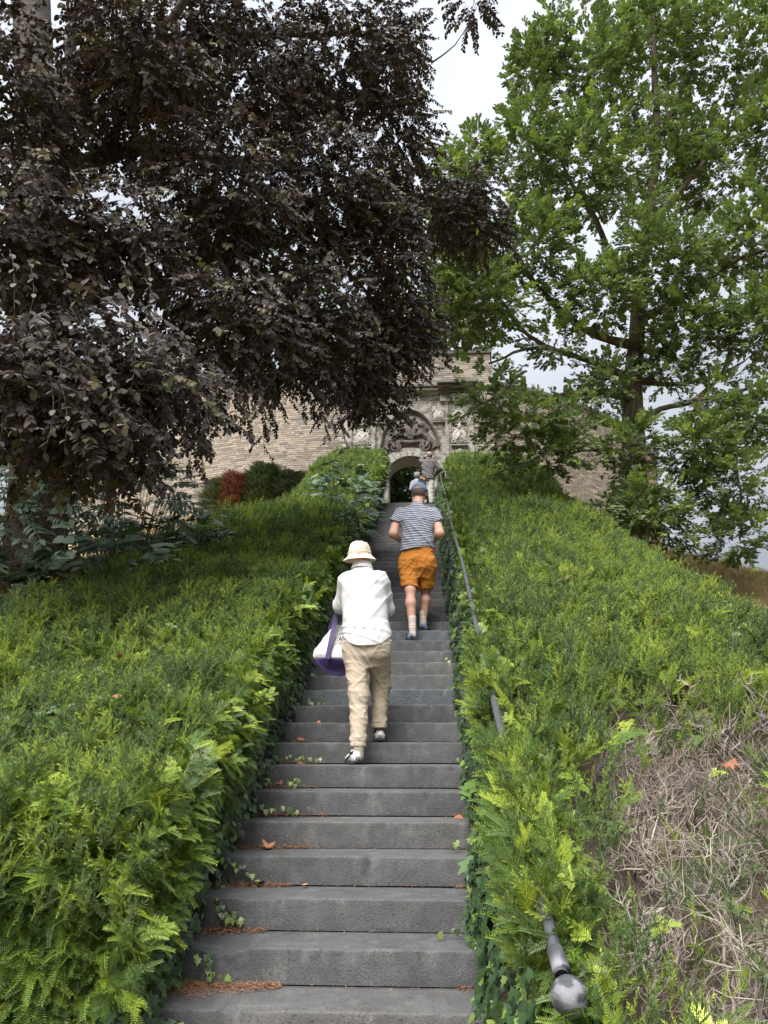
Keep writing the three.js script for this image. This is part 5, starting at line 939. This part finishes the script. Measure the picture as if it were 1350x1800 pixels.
  // canvas bag on the left forearm
  const bag = thing('tote_bag', 'white canvas tote bag with purple base and strap hanging from the left forearm', 'bag', [-0.49, stepY(6), -5.72]);
  const out2 = [[-0.30, 1.09], [-0.22, 1.085], [-0.10, 1.02], [-0.06, 0.84], [-0.075, 0.74], [-0.13, 0.685], [-0.26, 0.675], [-0.36, 0.70], [-0.43, 0.76], [-0.468, 0.83], [-0.465, 0.875]];
  const poly = (x, y) => { let d = 1e9, s = 1; for (let i = 0, j = out2.length - 1; i < out2.length; j = i++) { const [ax, ay] = out2[i], [bx, by] = out2[j], ex = bx - ax, ey = by - ay, t = clamp(((x - ax) * ex + (y - ay) * ey) / (ex * ex + ey * ey)); d = Math.min(d, Math.hypot(x - ax - ex * t, y - ay - ey * t)); const c1 = y >= ay, c2 = y < by, c3 = ex * (y - ay) > ey * (x - ax); if ((c1 && c2 && c3) || (!c1 && !c2 && !c3)) s = -s; } return s * d; };
  const sack = p => { const q = poly(p[0], p[1]), th = 0.012 + 0.075 * smooth(0, 0.14, -q) * smooth(1.1, 0.8, p[1]); return Math.max(q, Math.abs(p[2] + 0.36) - th) + fold(p, 0.006, 14, 9, 14, 3) + 0.005 * Math.abs(noise(p[0] * 22 + p[1] * 8, p[1] * 4)); };
  const seam = x => 0.815 - 0.06 * (x + 0.45);
  mesh('canvas', surface(p => Math.max(sack(p), seam(p[0]) - p[1]), [-0.50, 0.76, -0.48], [-0.03, 1.12, -0.24], 0.006), cloth([0.56, 0.56, 0.56]), bag);
  mesh('base', surface(p => Math.max(sack(p) - 0.003, p[1] - seam(p[0])), [-0.50, 0.64, -0.48], [-0.03, 0.85, -0.24], 0.006), cloth([0.055, 0.035, 0.13], 0.6), bag);
  const strap = (pts, nrm) => { const T = new Tri(), path = smoothPath(pts.map(q => V(...q)), 24); let pr; path.forEach((p, i) => { const t = V(0, 0, 0).subVectors(path[Math.min(24, i + 1)], path[Math.max(0, i - 1)]).normalize(), s = V(0, 0, 0).crossVectors(t, V(...nrm)).normalize(), n = V(0, 0, 0).crossVectors(s, t), row = [[-1, 0.002], [1, 0.002], [1, -0.002], [-1, -0.002]].map(([a, b]) => T.v(p.x + s.x * a * 0.019 + n.x * b, p.y + s.y * a * 0.019 + n.y * b, p.z + s.z * a * 0.019 + n.z * b)); if (pr) for (let q = 0; q < 4; q++) T.q(pr[q], pr[(q + 1) % 4], row[(q + 1) % 4], row[q]); pr = row; }); return T.geo(true); };
  const purple = cloth([0.062, 0.045, 0.125], 0.7);
  mesh('strap', strap([[-0.335, 0.80, -0.262], [-0.315, 0.92, -0.272], [-0.29, 1.08, -0.312], [-0.262, 1.20, -0.318], [-0.225, 1.30, -0.335]], [0, 0, 1]), purple, bag);
  mesh('strap', strap([[-0.34, 1.05, -0.39], [-0.31, 1.12, -0.38], [-0.275, 1.2, -0.37], [-0.225, 1.30, -0.36]], [0.3, 0, 1]), purple, bag);
  const font = await new FontLoader().loadAsync('fonts/droid/droid_sans_bold.typeface.json');
  const lt = mergeGeometries([new TextGeometry('r:AWe', { font, size: 0.034, depth: 0.004, curveSegments: 3 }), new THREE.BoxGeometry(0.030, 0.005, 0.004).rotateZ(0.6).translate(0.042, 0.05, 0.002), new THREE.BoxGeometry(0.030, 0.005, 0.004).rotateZ(-0.6).translate(0.066, 0.05, 0.002)].map(q => q.toNonIndexed ? (q.index ? q.toNonIndexed() : q) : q));
  lt.translate(-0.285, 0.945, -0.284); mesh('lettering', lt, mat([0.03, 0.03, 0.035], 0.9), bag);
}
{ // ---- man in a striped shirt, orange shorts and blue cap
  const g = thing('person', 'person in blue-grey striped t-shirt, orange shorts and blue cap walking up ahead', 'person', [-0.14, stepY(14) + 0.004, -8.35]);
  const TB = [[0.86, 0.01, -0.15, 0.16, 0.125], [1.15, 0.01, -0.15, 0.165, 0.12], [1.4, 0.012, -0.16, 0.175, 0.12], [1.56, 0.013, -0.19, 0.15, 0.09], [1.68, 0.014, -0.22, 0.05, 0.05]];
  const hd = headSdf([0.045, 1.862, -0.285], 1.06, -0.25, 0.1);
  const aL = [[-0.215, 1.57, -0.19], [-0.272, 1.295, -0.085], [-0.12, 1.235, -0.36]], aR = [[0.235, 1.565, -0.19], [0.278, 1.29, -0.085], [0.15, 1.225, -0.36]];
  const body = p => blend(0.03, trunk(p, TB), cap(p, aL[0], aL[1], 0.050, 0.052), cap(p, aL[1], aL[2], 0.050, 0.031), cap(p, aR[0], aR[1], 0.050, 0.052), cap(p, aR[1], aR[2], 0.050, 0.031),
    cap(p, [-0.09, 0.92, -0.15], [-0.075, 0.60, -0.03], 0.10, 0.062), cap(p, [-0.072, 0.60, -0.03], [-0.070, 0.44, 0.005], 0.054, 0.058), cap(p, [-0.070, 0.44, 0.005], [-0.050, 0.10, 0.045], 0.058, 0.034),
    cap(p, [0.11, 0.92, -0.15], [0.100, 0.66, -0.27], 0.10, 0.062), cap(p, [0.100, 0.66, -0.27], [0.098, 0.53, -0.258], 0.054, 0.057), cap(p, [0.098, 0.53, -0.258], [0.064, 0.25, -0.275], 0.057, 0.034),
    cap(p, [0.014, 1.64, -0.21], [0.035, 1.80, -0.265], 0.062, 0.060), hd(p));
  mesh('body', mergeGeometries([surface(body, [-0.36, 0.05, -0.5], [0.37, 1.98, 0.12], 0.0115), handGeo(aL[2], [0.5, 0.25, -0.8], [0, 1, 0.2], 1), handGeo(aR[2], [-0.5, 0.25, -0.8], [0, 1, 0.2], -1)]), skin, g);
  const stripes = (() => { const a = tileNoise(211, 60); return texture(64, 512, (u, v) => { const s = (v * 16) % 1, w = smooth(0.0, 0.06, s) * (1 - smooth(0.34, 0.40, s)), q = 0.9 + 0.2 * (a(u, v) - 0.5); return [mix(0.39, 0.74, w) * q, mix(0.42, 0.75, w) * q, mix(0.49, 0.78, w) * q]; }); })();
  stripes.repeat.set(1, 1 / 0.476);
  const TS = [[1.03, 0.012, -0.15, 0.216, 0.152], [1.15, 0.014, -0.15, 0.205, 0.148], [1.32, 0.016, -0.155, 0.195, 0.142], [1.46, 0.016, -0.17, 0.206, 0.138], [1.57, 0.015, -0.19, 0.205, 0.122], [1.64, 0.014, -0.205, 0.150, 0.1], [1.70, 0.014, -0.222, 0.078, 0.078], [1.725, 0.015, -0.226, 0.068, 0.070]];
  const tee = p => { let d = blend(0.04, trunk(p, TS), cap(p, [-0.185, 1.575, -0.19], [-0.262, 1.44, -0.135], 0.082, 0.072), cap(p, [0.205, 1.57, -0.19], [0.272, 1.435, -0.135], 0.082, 0.072)); d -= 0.013 * crease(p[1] * 6 + p[0] * 8, p[0] * 1.5, 3) * smooth(-0.15, -0.02, p[2]) + 0.006 * crease(p[1] * 12 - p[0] * 4, p[0] * 2, 9); d += fold(p, 0.005, 5, 8, 5, 7) + 0.004; const sl = Math.abs(p[0] - 0.014) > 0.215 ? 1.455 - p[1] + (Math.abs(p[0] - 0.014) - 0.27) * 0.4 : -1; return Math.max(d, 1.095 + 0.02 * Math.sin(p[0] * 9) - p[1], sl); };
  mesh('striped_shirt', surface(tee, [-0.38, 1.06, -0.36], [0.40, 1.75, 0.04], 0.0075, (x, y, z) => { const s = Math.abs(x - 0.014) - 0.2; return [x * 2 + z, y + (s > 0 ? s * 0.55 : 0) + 0.02 * noise(x * 6, y * 4, z * 6)]; }), new THREE.MeshStandardMaterial({ map: stripes, roughness: 0.92, bumpMap: weave, bumpScale: 0.001 }), g);
  const TP = [[0.76, 0.012, -0.15, 0.12, 0.09], [0.88, 0.012, -0.15, 0.195, 0.145], [0.98, 0.013, -0.15, 0.202, 0.152], [1.12, 0.013, -0.15, 0.190, 0.140]];
  const sh = p => { const L = cap(p, [-0.092, 0.92, -0.15], [-0.080, 0.62, -0.055], 0.128, 0.094), R = cap(p, [0.115, 0.92, -0.15], [0.101, 0.63, -0.235], 0.126, 0.090); let d = smin(smin(L, R, 0.014), trunk(p, TP), 0.05); d += fold(p, 0.006, 7, 5, 7, 3) + 0.004 - 0.011 * crease(p[1] * 8 - p[0] * 9, p[0] * 2.5 + p[1] * 1.5, 8) * smooth(-0.25, 0.15, noise(p[0] * 5, p[1] * 6, 6)) - 0.006 * crease(p[1] * 14 + p[0] * 6, p[0] * 5, 2 + p[2] * 4); d += 0.006 * smooth(0.012, 0.002, Math.abs(p[0] - 0.014)) * smooth(1.06, 0.98, p[1]) * smooth(-0.1, 0, p[2]); const e = p[0] < 0.012 ? 0.635 + 0.12 * (p[2] + 0.06) : 0.645 - 0.1 * (p[2] + 0.2); return Math.max(d, e - p[1]); };
  mesh('shorts', surface(sh, [-0.27, 0.56, -0.40], [0.29, 1.14, 0.09], 0.007), cloth([0.42, 0.155, 0.016]), g);
  for (const q of [p => Math.max(cap(p, [-0.050, 0.07, 0.05], [-0.054, 0.29, 0.035], 0.040, 0.045), p[1] - 0.29), p => Math.max(cap(p, [0.063, 0.23, -0.27], [0.068, 0.41, -0.265], 0.040, 0.044), p[1] - 0.40)]) mesh('sock', surface(p => q(p) + fold(p, 0.004, 4, 60, 4), [-0.12, 0.0, -0.34], [0.14, 0.43, 0.12], 0.007), cloth([0.58, 0.50, 0.45]), g);
  const sm = [mat([0.13, 0.18, 0.26], 0.7), mat([0.018, 0.018, 0.02], 0.7), mat([0.025, 0.026, 0.03], 0.7), mat([0.03, 0.035, 0.05], 0.7)];
  shoe(g, [-0.066, 0, 0.09], sm, 1.1, 0.1); shoe(g, [0.066, RISE, -0.225], sm, 1.1, -0.22);
  const ct = Math.cos(-0.25), st = Math.sin(-0.25), hc = [0.045, 1.862, -0.285], L2 = p => { const x = p[0] - hc[0], z = p[2] - hc[2]; return [x * ct - z * st, p[1] - hc[1], x * st + z * ct]; };
  mesh('hair', surface(p => { const q = L2(p); return Math.max(ell(q, [0, 0.02, 0.016], [0.090, 0.104, 0.106]) + fold(p, 0.004, 70, 70, 70), -0.055 - q[1], q[1] - 0.04, -0.01 - q[2]); }, [-0.08, 1.78, -0.42], [0.18, 1.95, -0.12], 0.005), mat([0.10, 0.085, 0.078], 0.9), g);
  const capM = cloth([0.105, 0.15, 0.255]);
  mesh('cap', surface(p => { const q = L2(p), t = [q[0], q[1] * 0.98 - q[2] * 0.18, q[2] * 0.98 + q[1] * 0.18]; let d = Math.abs(ell(t, [0, 0.022, 0.006], [0.099, 0.118, 0.112])) - 0.004; d = Math.max(d, 0.012 - t[1]); d = Math.max(d, -(Math.hypot(t[0], (t[1] - 0.010) * 1.0) - 0.034 + (t[2] < 0 ? 9 : 0))); const brim = Math.max(Math.abs(t[1] - 0.014 + 1.2 * t[0] * t[0]) - 0.004, Math.hypot(t[0] * 1.1, t[2] + 0.10) - 0.095, t[2] + 0.08); return Math.min(d, brim) + fold(p, 0.0025, 25, 25, 25); }, [-0.12, 1.80, -0.55], [0.22, 2.02, -0.12], 0.005), capM, g);
  mesh('cap_strap', surface(p => { const q = L2(p), t = [q[0], q[1] * 0.98 - q[2] * 0.18, q[2] * 0.98 + q[1] * 0.18]; return Math.max(Math.abs(ell(t, [0, 0.022, 0.006], [0.099, 0.118, 0.112])) - 0.004, Math.abs(t[1] - 0.018) - 0.011, Math.abs(t[0]) - 0.04, -t[2]); }, [-0.05, 1.82, -0.25], [0.15, 1.95, -0.12], 0.004), mat([0.36, 0.25, 0.12], 0.8), g);
}
{ // ---- man in a grey jacket at the top, one hand raised to his brow
  const g = thing('person', 'person in dark grey jacket and pale trousers at the top, hand at brow', 'person', [0.02, stepY(48) + 0.004, -19.5]);
  const TB = [[0.7, 0, 0, 0.15, 0.11], [1.0, 0, -0.01, 0.15, 0.1], [1.25, 0.01, -0.03, 0.16, 0.1], [1.38, 0.03, -0.04, 0.06, 0.06]], hd = headSdf([0.07, 1.50, -0.06], 0.98, 0.1, -0.25);
  const aL = [[-0.14, 1.30, -0.03], [-0.165, 1.43, -0.22], [-0.02, 1.54, -0.17]], aR = [[0.20, 1.27, -0.03], [0.36, 1.08, -0.02], [0.24, 0.96, -0.18]];
  const body = p => blend(0.03, trunk(p, TB), cap(p, aL[0], aL[1], 0.05, 0.04), cap(p, aL[1], aL[2], 0.04, 0.027), cap(p, aR[0], aR[1], 0.05, 0.04), cap(p, aR[1], aR[2], 0.04, 0.027), cap(p, [-0.08, 0.75, 0], [-0.09, 0.06, 0.01], 0.075, 0.04), cap(p, [0.08, 0.75, 0], [0.09, 0.06, 0.01], 0.075, 0.04), cap(p, [0.03, 1.33, -0.035], [0.06, 1.45, -0.05], 0.052, 0.05), hd(p));
  mesh('body', mergeGeometries([surface(body, [-0.25, 0.03, -0.3], [0.44, 1.62, 0.12], 0.014), handGeo(aL[2], [0.8, 0.25, -0.2], [0, 1, -0.4], 1), handGeo(aR[2], [-0.5, -0.3, -0.6], [0, 0.6, -0.4], -1)]), skin, g);
  const TS = [[0.66, 0.01, 0, 0.19, 0.14], [0.9, 0.01, -0.005, 0.175, 0.13], [1.15, 0.02, -0.02, 0.185, 0.125], [1.28, 0.025, -0.03, 0.19, 0.11], [1.36, 0.03, -0.035, 0.09, 0.08], [1.40, 0.035, -0.038, 0.07, 0.07]];
  const jk = p => { let d = blend(0.05, trunk(p, TS), cap(p, aL[0], aL[1], 0.075, 0.06), cap(p, aL[1], aL[2], 0.06, 0.045), cap(p, aR[0], aR[1], 0.078, 0.06), cap(p, aR[1], aR[2], 0.06, 0.045)); d += fold(p, 0.012, 4, 7, 4, 5) + 0.005 - 0.02 * crease(p[1] * 7 + p[0] * 7, p[0] * 2, 1); return Math.max(d, 0.74 - p[1], 0.05 - Math.hypot(p[0] - aL[2][0], p[1] - aL[2][1], p[2] - aL[2][2]), 0.05 - Math.hypot(p[0] - aR[2][0], p[1] - aR[2][1], p[2] - aR[2][2])); };
  mesh('jacket', surface(jk, [-0.28, 0.7, -0.32], [0.48, 1.60, 0.2], 0.01), cloth([0.115, 0.105, 0.105]), g);
  const tr = p => { const d = blend(0.02, cap(p, [-0.085, 0.74, 0], [-0.09, 0.10, 0.01], 0.105, 0.066), cap(p, [0.085, 0.74, 0], [0.09, 0.10, 0.01], 0.105, 0.066)); return Math.max(d + fold(p, 0.014, 6, 12, 6), 0.05 - p[1]); };
  mesh('trousers', surface(tr, [-0.22, 0.03, -0.14], [0.22, 0.85, 0.15], 0.011), cloth([0.46, 0.45, 0.41]), g);
  mesh('hair', surface(p => Math.max(ell(p, [0.07, 1.51, -0.045], [0.082, 0.098, 0.1]), p[1] - 1.56, 1.44 - p[1], -0.06 - p[2]) + fold(p, 0.004, 50, 50, 50), [-0.04, 1.42, -0.16], [0.18, 1.64, 0.08], 0.007), mat([0.20, 0.17, 0.15], 0.9), g);
  const sm = [mat([0.05, 0.04, 0.035], 0.7), mat([0.02, 0.02, 0.02], 0.8), mat([0.05, 0.04, 0.03], 0.7), mat([0.04, 0.03, 0.03], 0.7)]; shoe(g, [-0.09, 0, 0.06], sm); shoe(g, [0.09, 0, 0.06], sm);
}
{ // ---- small person beside him, mostly hidden
  const g = thing('person', 'small grey-haired figure in a white top beside the jacketed person, mostly hidden', 'person', [-0.25, stepY(44) + 0.004, -18.2]);
  const hd = headSdf([0, 1.0, -0.02], 0.9);
  const TB = [[0.5, 0, 0, 0.12, 0.09], [0.7, 0, 0, 0.12, 0.085], [0.84, 0, -0.01, 0.125, 0.08], [0.92, 0, -0.01, 0.045, 0.045]], aL = [[-0.12, 0.82, 0], [-0.17, 0.64, 0.02], [-0.1, 0.56, -0.14]], aR = [[0.12, 0.82, 0], [0.17, 0.64, 0.02], [0.1, 0.56, -0.14]];
  const body = p => blend(0.025, trunk(p, TB), cap(p, aL[0], aL[1], 0.038, 0.03), cap(p, aL[1], aL[2], 0.03, 0.022), cap(p, aR[0], aR[1], 0.038, 0.03), cap(p, aR[1], aR[2], 0.03, 0.022), cap(p, [-0.06, 0.54, 0], [-0.07, 0.05, 0], 0.06, 0.035), cap(p, [0.06, 0.54, 0], [0.07, 0.05, 0], 0.06, 0.035), cap(p, [0, 0.86, -0.01], [0, 0.96, -0.015], 0.04, 0.04), hd(p));
  mesh('body', mergeGeometries([surface(body, [-0.24, 0.02, -0.22], [0.24, 1.14, 0.14], 0.013), handGeo(aL[2], [0.3, -0.2, -0.8], [0, 1, 0], 1), handGeo(aR[2], [-0.3, -0.2, -0.8], [0, 1, 0], -1)]), skinPale, g);
  const top = p => Math.max(blend(0.03, trunk(p, [[0.45, 0, 0, 0.155, 0.12], [0.7, 0, 0, 0.15, 0.115], [0.84, 0, 0, 0.145, 0.1], [0.92, 0, -0.01, 0.06, 0.06]]), cap(p, aL[0], aL[1], 0.058, 0.05), cap(p, aR[0], aR[1], 0.058, 0.05)) + fold(p, 0.012, 6, 12, 6), 0.48 - p[1]);
  mesh('top', surface(top, [-0.26, 0.44, -0.2], [0.26, 0.96, 0.2], 0.01), cloth([0.28, 0.28, 0.31]), g);
  mesh('trousers', surface(p => Math.max(blend(0.02, cap(p, [-0.065, 0.5, 0], [-0.07, 0.06, 0], 0.085, 0.055), cap(p, [0.065, 0.5, 0], [0.07, 0.06, 0], 0.085, 0.055)), 0.03 - p[1]), [-0.18, 0.01, -0.12], [0.18, 0.6, 0.12], 0.012), cloth([0.2, 0.21, 0.24]), g);
  mesh('hair', surface(p => Math.max(ell(p, [0, 1.02, 0.0], [0.085, 0.1, 0.1]) + fold(p, 0.008, 40, 40, 40), 0.93 - p[1], -0.06 - p[2]), [-0.12, 0.92, -0.14], [0.12, 1.15, 0.14], 0.007), mat([0.24, 0.23, 0.21], 0.9), g);
  const bp = thing('backpack', 'black bag with orange and yellow detail between the two people by the gate', 'bag', [-0.25, stepY(44), -18.2]);
  mesh('body', surface(p => { const x = Math.abs(p[0] - 0.13) - 0.07, y = Math.abs(p[1] - 0.80) - 0.11, z = Math.abs(p[2] - 0.17) - 0.04; return Math.hypot(Math.max(x, 0), Math.max(y, 0), Math.max(z, 0)) - 0.03; }, [-0.02, 0.62, 0.05], [0.28, 0.98, 0.29], 0.011), mat([0.02, 0.02, 0.022], 0.7), bp);
  mesh('patch', surface(p => ell(p, [0.12, 0.86, 0.24], [0.045, 0.04, 0.02]), [0.05, 0.8, 0.2], [0.2, 0.92, 0.28], 0.008), mat([0.45, 0.16, 0.06], 0.7), bp);
  mesh('patch', surface(p => ell(p, [0.18, 0.83, 0.24], [0.025, 0.035, 0.02]), [0.13, 0.77, 0.2], [0.23, 0.89, 0.28], 0.008), mat([0.5, 0.4, 0.08], 0.7), bp);
}
// ---------------------------------------------------------------- litter on the steps, fallen leaves
{
  const r = rng(91), T = new Tri(); needle(T, V(0, 0, 0), V(0, 1, 0), V(1, 0, 0), 1, 0.13); const bit = T.geo(), list = [];
  const heap = (x0, x1, k, n, back = 0.16) => { for (let i = 0; i < n; i++) { const e = x0 < -0.5, q = Math.pow(r(), 1.8), t = r() * r() * (1.25 - q) * (1 + 0.5 * noise(q * 5, k)), x = back < 0.07 ? mix(x0, x1, r()) : e ? mix(x0, x1, q) : mix(x1, x0, q), f = stepF(k) + RUN - 0.01 - back * t; list.push([basis(V(x, stepY(k) + 0.004 + 0.016 * (1 - t) * r(), -f), V(r() - 0.5, (r() - 0.5) * 0.25, r() - 0.5), V((r() - 0.5) * 0.5, 1, (r() - 0.5) * 0.5), 0.012 + 0.016 * r()), r() < 0.6 ? tintOf(r, [0.36, 0.16, 0.07], [0.28, 0.12, 0.05]) : tintOf(r, [0.40, 0.27, 0.15], [0.16, 0.08, 0.05])]); } };
  heap(-1.26, -0.72, 0, 3600, 0.24); heap(-1.24, -0.86, 1, 1300, 0.2); heap(-1.24, -0.80, 2, 1500, 0.16); heap(-1.22, -0.74, 3, 1500, 0.15); heap(-1.2, -0.7, 4, 500, 0.08); heap(-1.2, -0.8, 5, 900, 0.12); heap(-1.12, -0.85, 6, 400); heap(-1.12, -0.85, 7, 400); heap(-1.1, -0.86, 8, 400); heap(0.1, 0.34, 0, 350); heap(0.12, 0.34, 2, 500, 0.12); heap(0.16, 0.34, 3, 300, 0.1); heap(0.1, 0.34, 4, 300, 0.08);
  for (let k = -1; k < 40; k++) { heap(-1.15, 0.34, k, 60, 0.06); heap(-1.2, -0.98, k, 120, 0.12); }
  const o = instanced('needle_litter', bit, leafMat(0.95), list, scene); o.name = numbered('needle_litter'); o.userData.label = 'orange-brown litter of needles and leaf scraps on the step ends'; o.userData.category = 'litter';
  // curled dry leaves one can count
  const curl = (src, s) => { const t = new Tri(); t.p = src.p.slice(); t.uv = src.uv.slice(); t.i = src.i.slice(); for (let k = 0; k < t.p.length; k += 3) { const x = t.p[k], y = t.p[k + 1]; t.p[k + 2] = s * (x * x * 1.4 + 0.5 * (y - 0.5) * (y - 0.5)) + 0.08 * noise(x * 6, y * 6, s * 9); } return t.geo(); };
  const shapes = [curl(leafGeo(mapleOutline), 0.9), curl(leafGeo(beechOutline), 0.9), curl(leafGeo(mapleOutline), -0.7)], dry = [mat([0.42, 0.19, 0.09], 0.8, { side: THREE.DoubleSide }), mat([0.30, 0.12, 0.06], 0.8, { side: THREE.DoubleSide }), mat([0.52, 0.36, 0.22], 0.8, { side: THREE.DoubleSide })];
  const drop = (label, group, p, s) => { const m = mesh('fallen_leaf', shapes[Math.floor(r() * 3)], dry[Math.floor(r() * 3)]); m.userData = { label, category: 'leaf', group }; const q = basis(V(0, 0, 0), V(r() - 0.5, (r() - 0.5) * 0.5, r() - 0.5), V((r() - 0.5) * 0.7, 1, 0.3), s); m.applyMatrix4(q); m.position.copy(p); };
  const nth = ['nearest', 'second nearest', 'third nearest', 'fourth nearest', 'fifth nearest', 'sixth nearest', 'seventh nearest', 'eighth nearest', 'ninth nearest', 'farthest'];
  for (let i = 0; i < 10; i++) { const x = mix(-3.3, -1.5, r()), f = 3.6 + 0.62 * i + 0.2 * r(); drop(`${nth[i]} of the dry brown leaves caught on top of the left hedge`, 'dry leaves on the left hedge', V(x, hedgeTop(HEDGE.left, x, f) + 0.04, -f), 0.055 + 0.03 * r()); }
  for (let i = 0; i < 10; i++) { const x = mix(0.7, 2.8, r()), f = 4.7 + 0.7 * i + 0.2 * r(); drop(`${nth[i]} of the dry brown leaves caught on top of the right hedge`, 'dry leaves on the right hedge', V(x, hedgeTop(HEDGE.right, x, f) + 0.04, -f), 0.055 + 0.035 * r()); }
  for (let i = 0; i < 6; i++) { const x = mix(0.8, 1.8, r()), f = 2.5 + 0.28 * i; drop(`${i < 5 ? nth[i] : 'farthest'} of the curled orange leaves in the dead twigs of the right hedge`, 'orange leaves in the dead twigs', V(x, hedgeTop(HEDGE.right, x, f) - 0.03, -f), 0.06 + 0.035 * r()); }
  const ord = ['second', 'third', 'fourth', 'fifth', 'sixth', 'seventh', 'eighth', 'ninth'];
  for (const [x, k, d] of [[-1.05, 1, 0.05], [-0.98, 2, 0.06], [-1.0, 3, 0.05], [-1.06, 5, 0.05], [-0.98, 6, 0.05], [-1.02, 7, 0.06], [-0.95, 8, 0.05]]) drop(`curled brown leaf at the left end of the ${ord[k - 1]} visible step from the bottom`, 'brown leaves on the left of the steps', V(x, stepY(k) + 0.022, -(stepF(k) + RUN - d)), 0.05 + 0.03 * r());
  drop('lone brown leaf lying out on the third visible step from the bottom', 'brown leaves on the left of the steps', V(-0.7, stepY(2) + 0.018, -(stepF(2) + RUN - 0.04)), 0.04);
  for (const [x, k, d] of [[0.2, 2, 0.05], [0.24, 3, 0.06], [0.18, 4, 0.05]]) drop(`curled brown leaf at the right end of the ${ord[k - 1]} visible step from the bottom`, 'brown leaves on the right of the steps', V(x, stepY(k) + 0.022, -(stepF(k) + RUN - d)), 0.05 + 0.03 * r());
  // ivy sprigs that have grown up through the hedges
  const sprig = (label, x, f, H, n) => { const g = thing('ivy_sprig', label, 'ivy', [x, hedgeTop(H, x, f), -f]); const T2 = new Tri(); for (let k = 0; k < n; k++) { const o2 = shade(new THREE.Mesh(ivyGeo, ivyPale)); o2.name = 'leaf'; const p = V((r() - 0.5) * 0.22, 0.05 + 0.05 * r(), (r() - 0.5) * 0.22); o2.applyMatrix4(basis(p, V(r() - 0.5, (r() - 0.6) * 0.5, r() - 0.4), V((r() - 0.5) * 0.5, 1, 0.6), 0.055 + 0.03 * r())); g.add(o2); T2.tube([V(0, -0.1, 0), V(p.x * 0.5, 0, p.z * 0.5), p], 0.0018, 4); } mesh('stems', T2.geo(), mat([0.1, 0.09, 0.05], 0.9), g).userData.kind = 'stuff'; };
  const ivyPale = mat([0.11, 0.18, 0.09], 0.5, { side: THREE.DoubleSide });
  sprig('pale ivy sprig at the left edge of the left hedge top', -2.2, 4.3, HEDGE.left, 12); sprig('pale ivy sprig in the middle of the left hedge top', -1.9, 5.4, HEDGE.left, 7); sprig('pale ivy sprig with brown leaves on the left hedge near the white shirt', -1.95, 8.2, HEDGE.left, 14); sprig('pale ivy sprig high on the right hedge near the handrail', 1.05, 6.6, HEDGE.right, 12); sprig('pale ivy sprig low in the dead twigs of the right hedge', 1.25, 2.5, HEDGE.right, 12);
}
renderer.render(scene, camera);
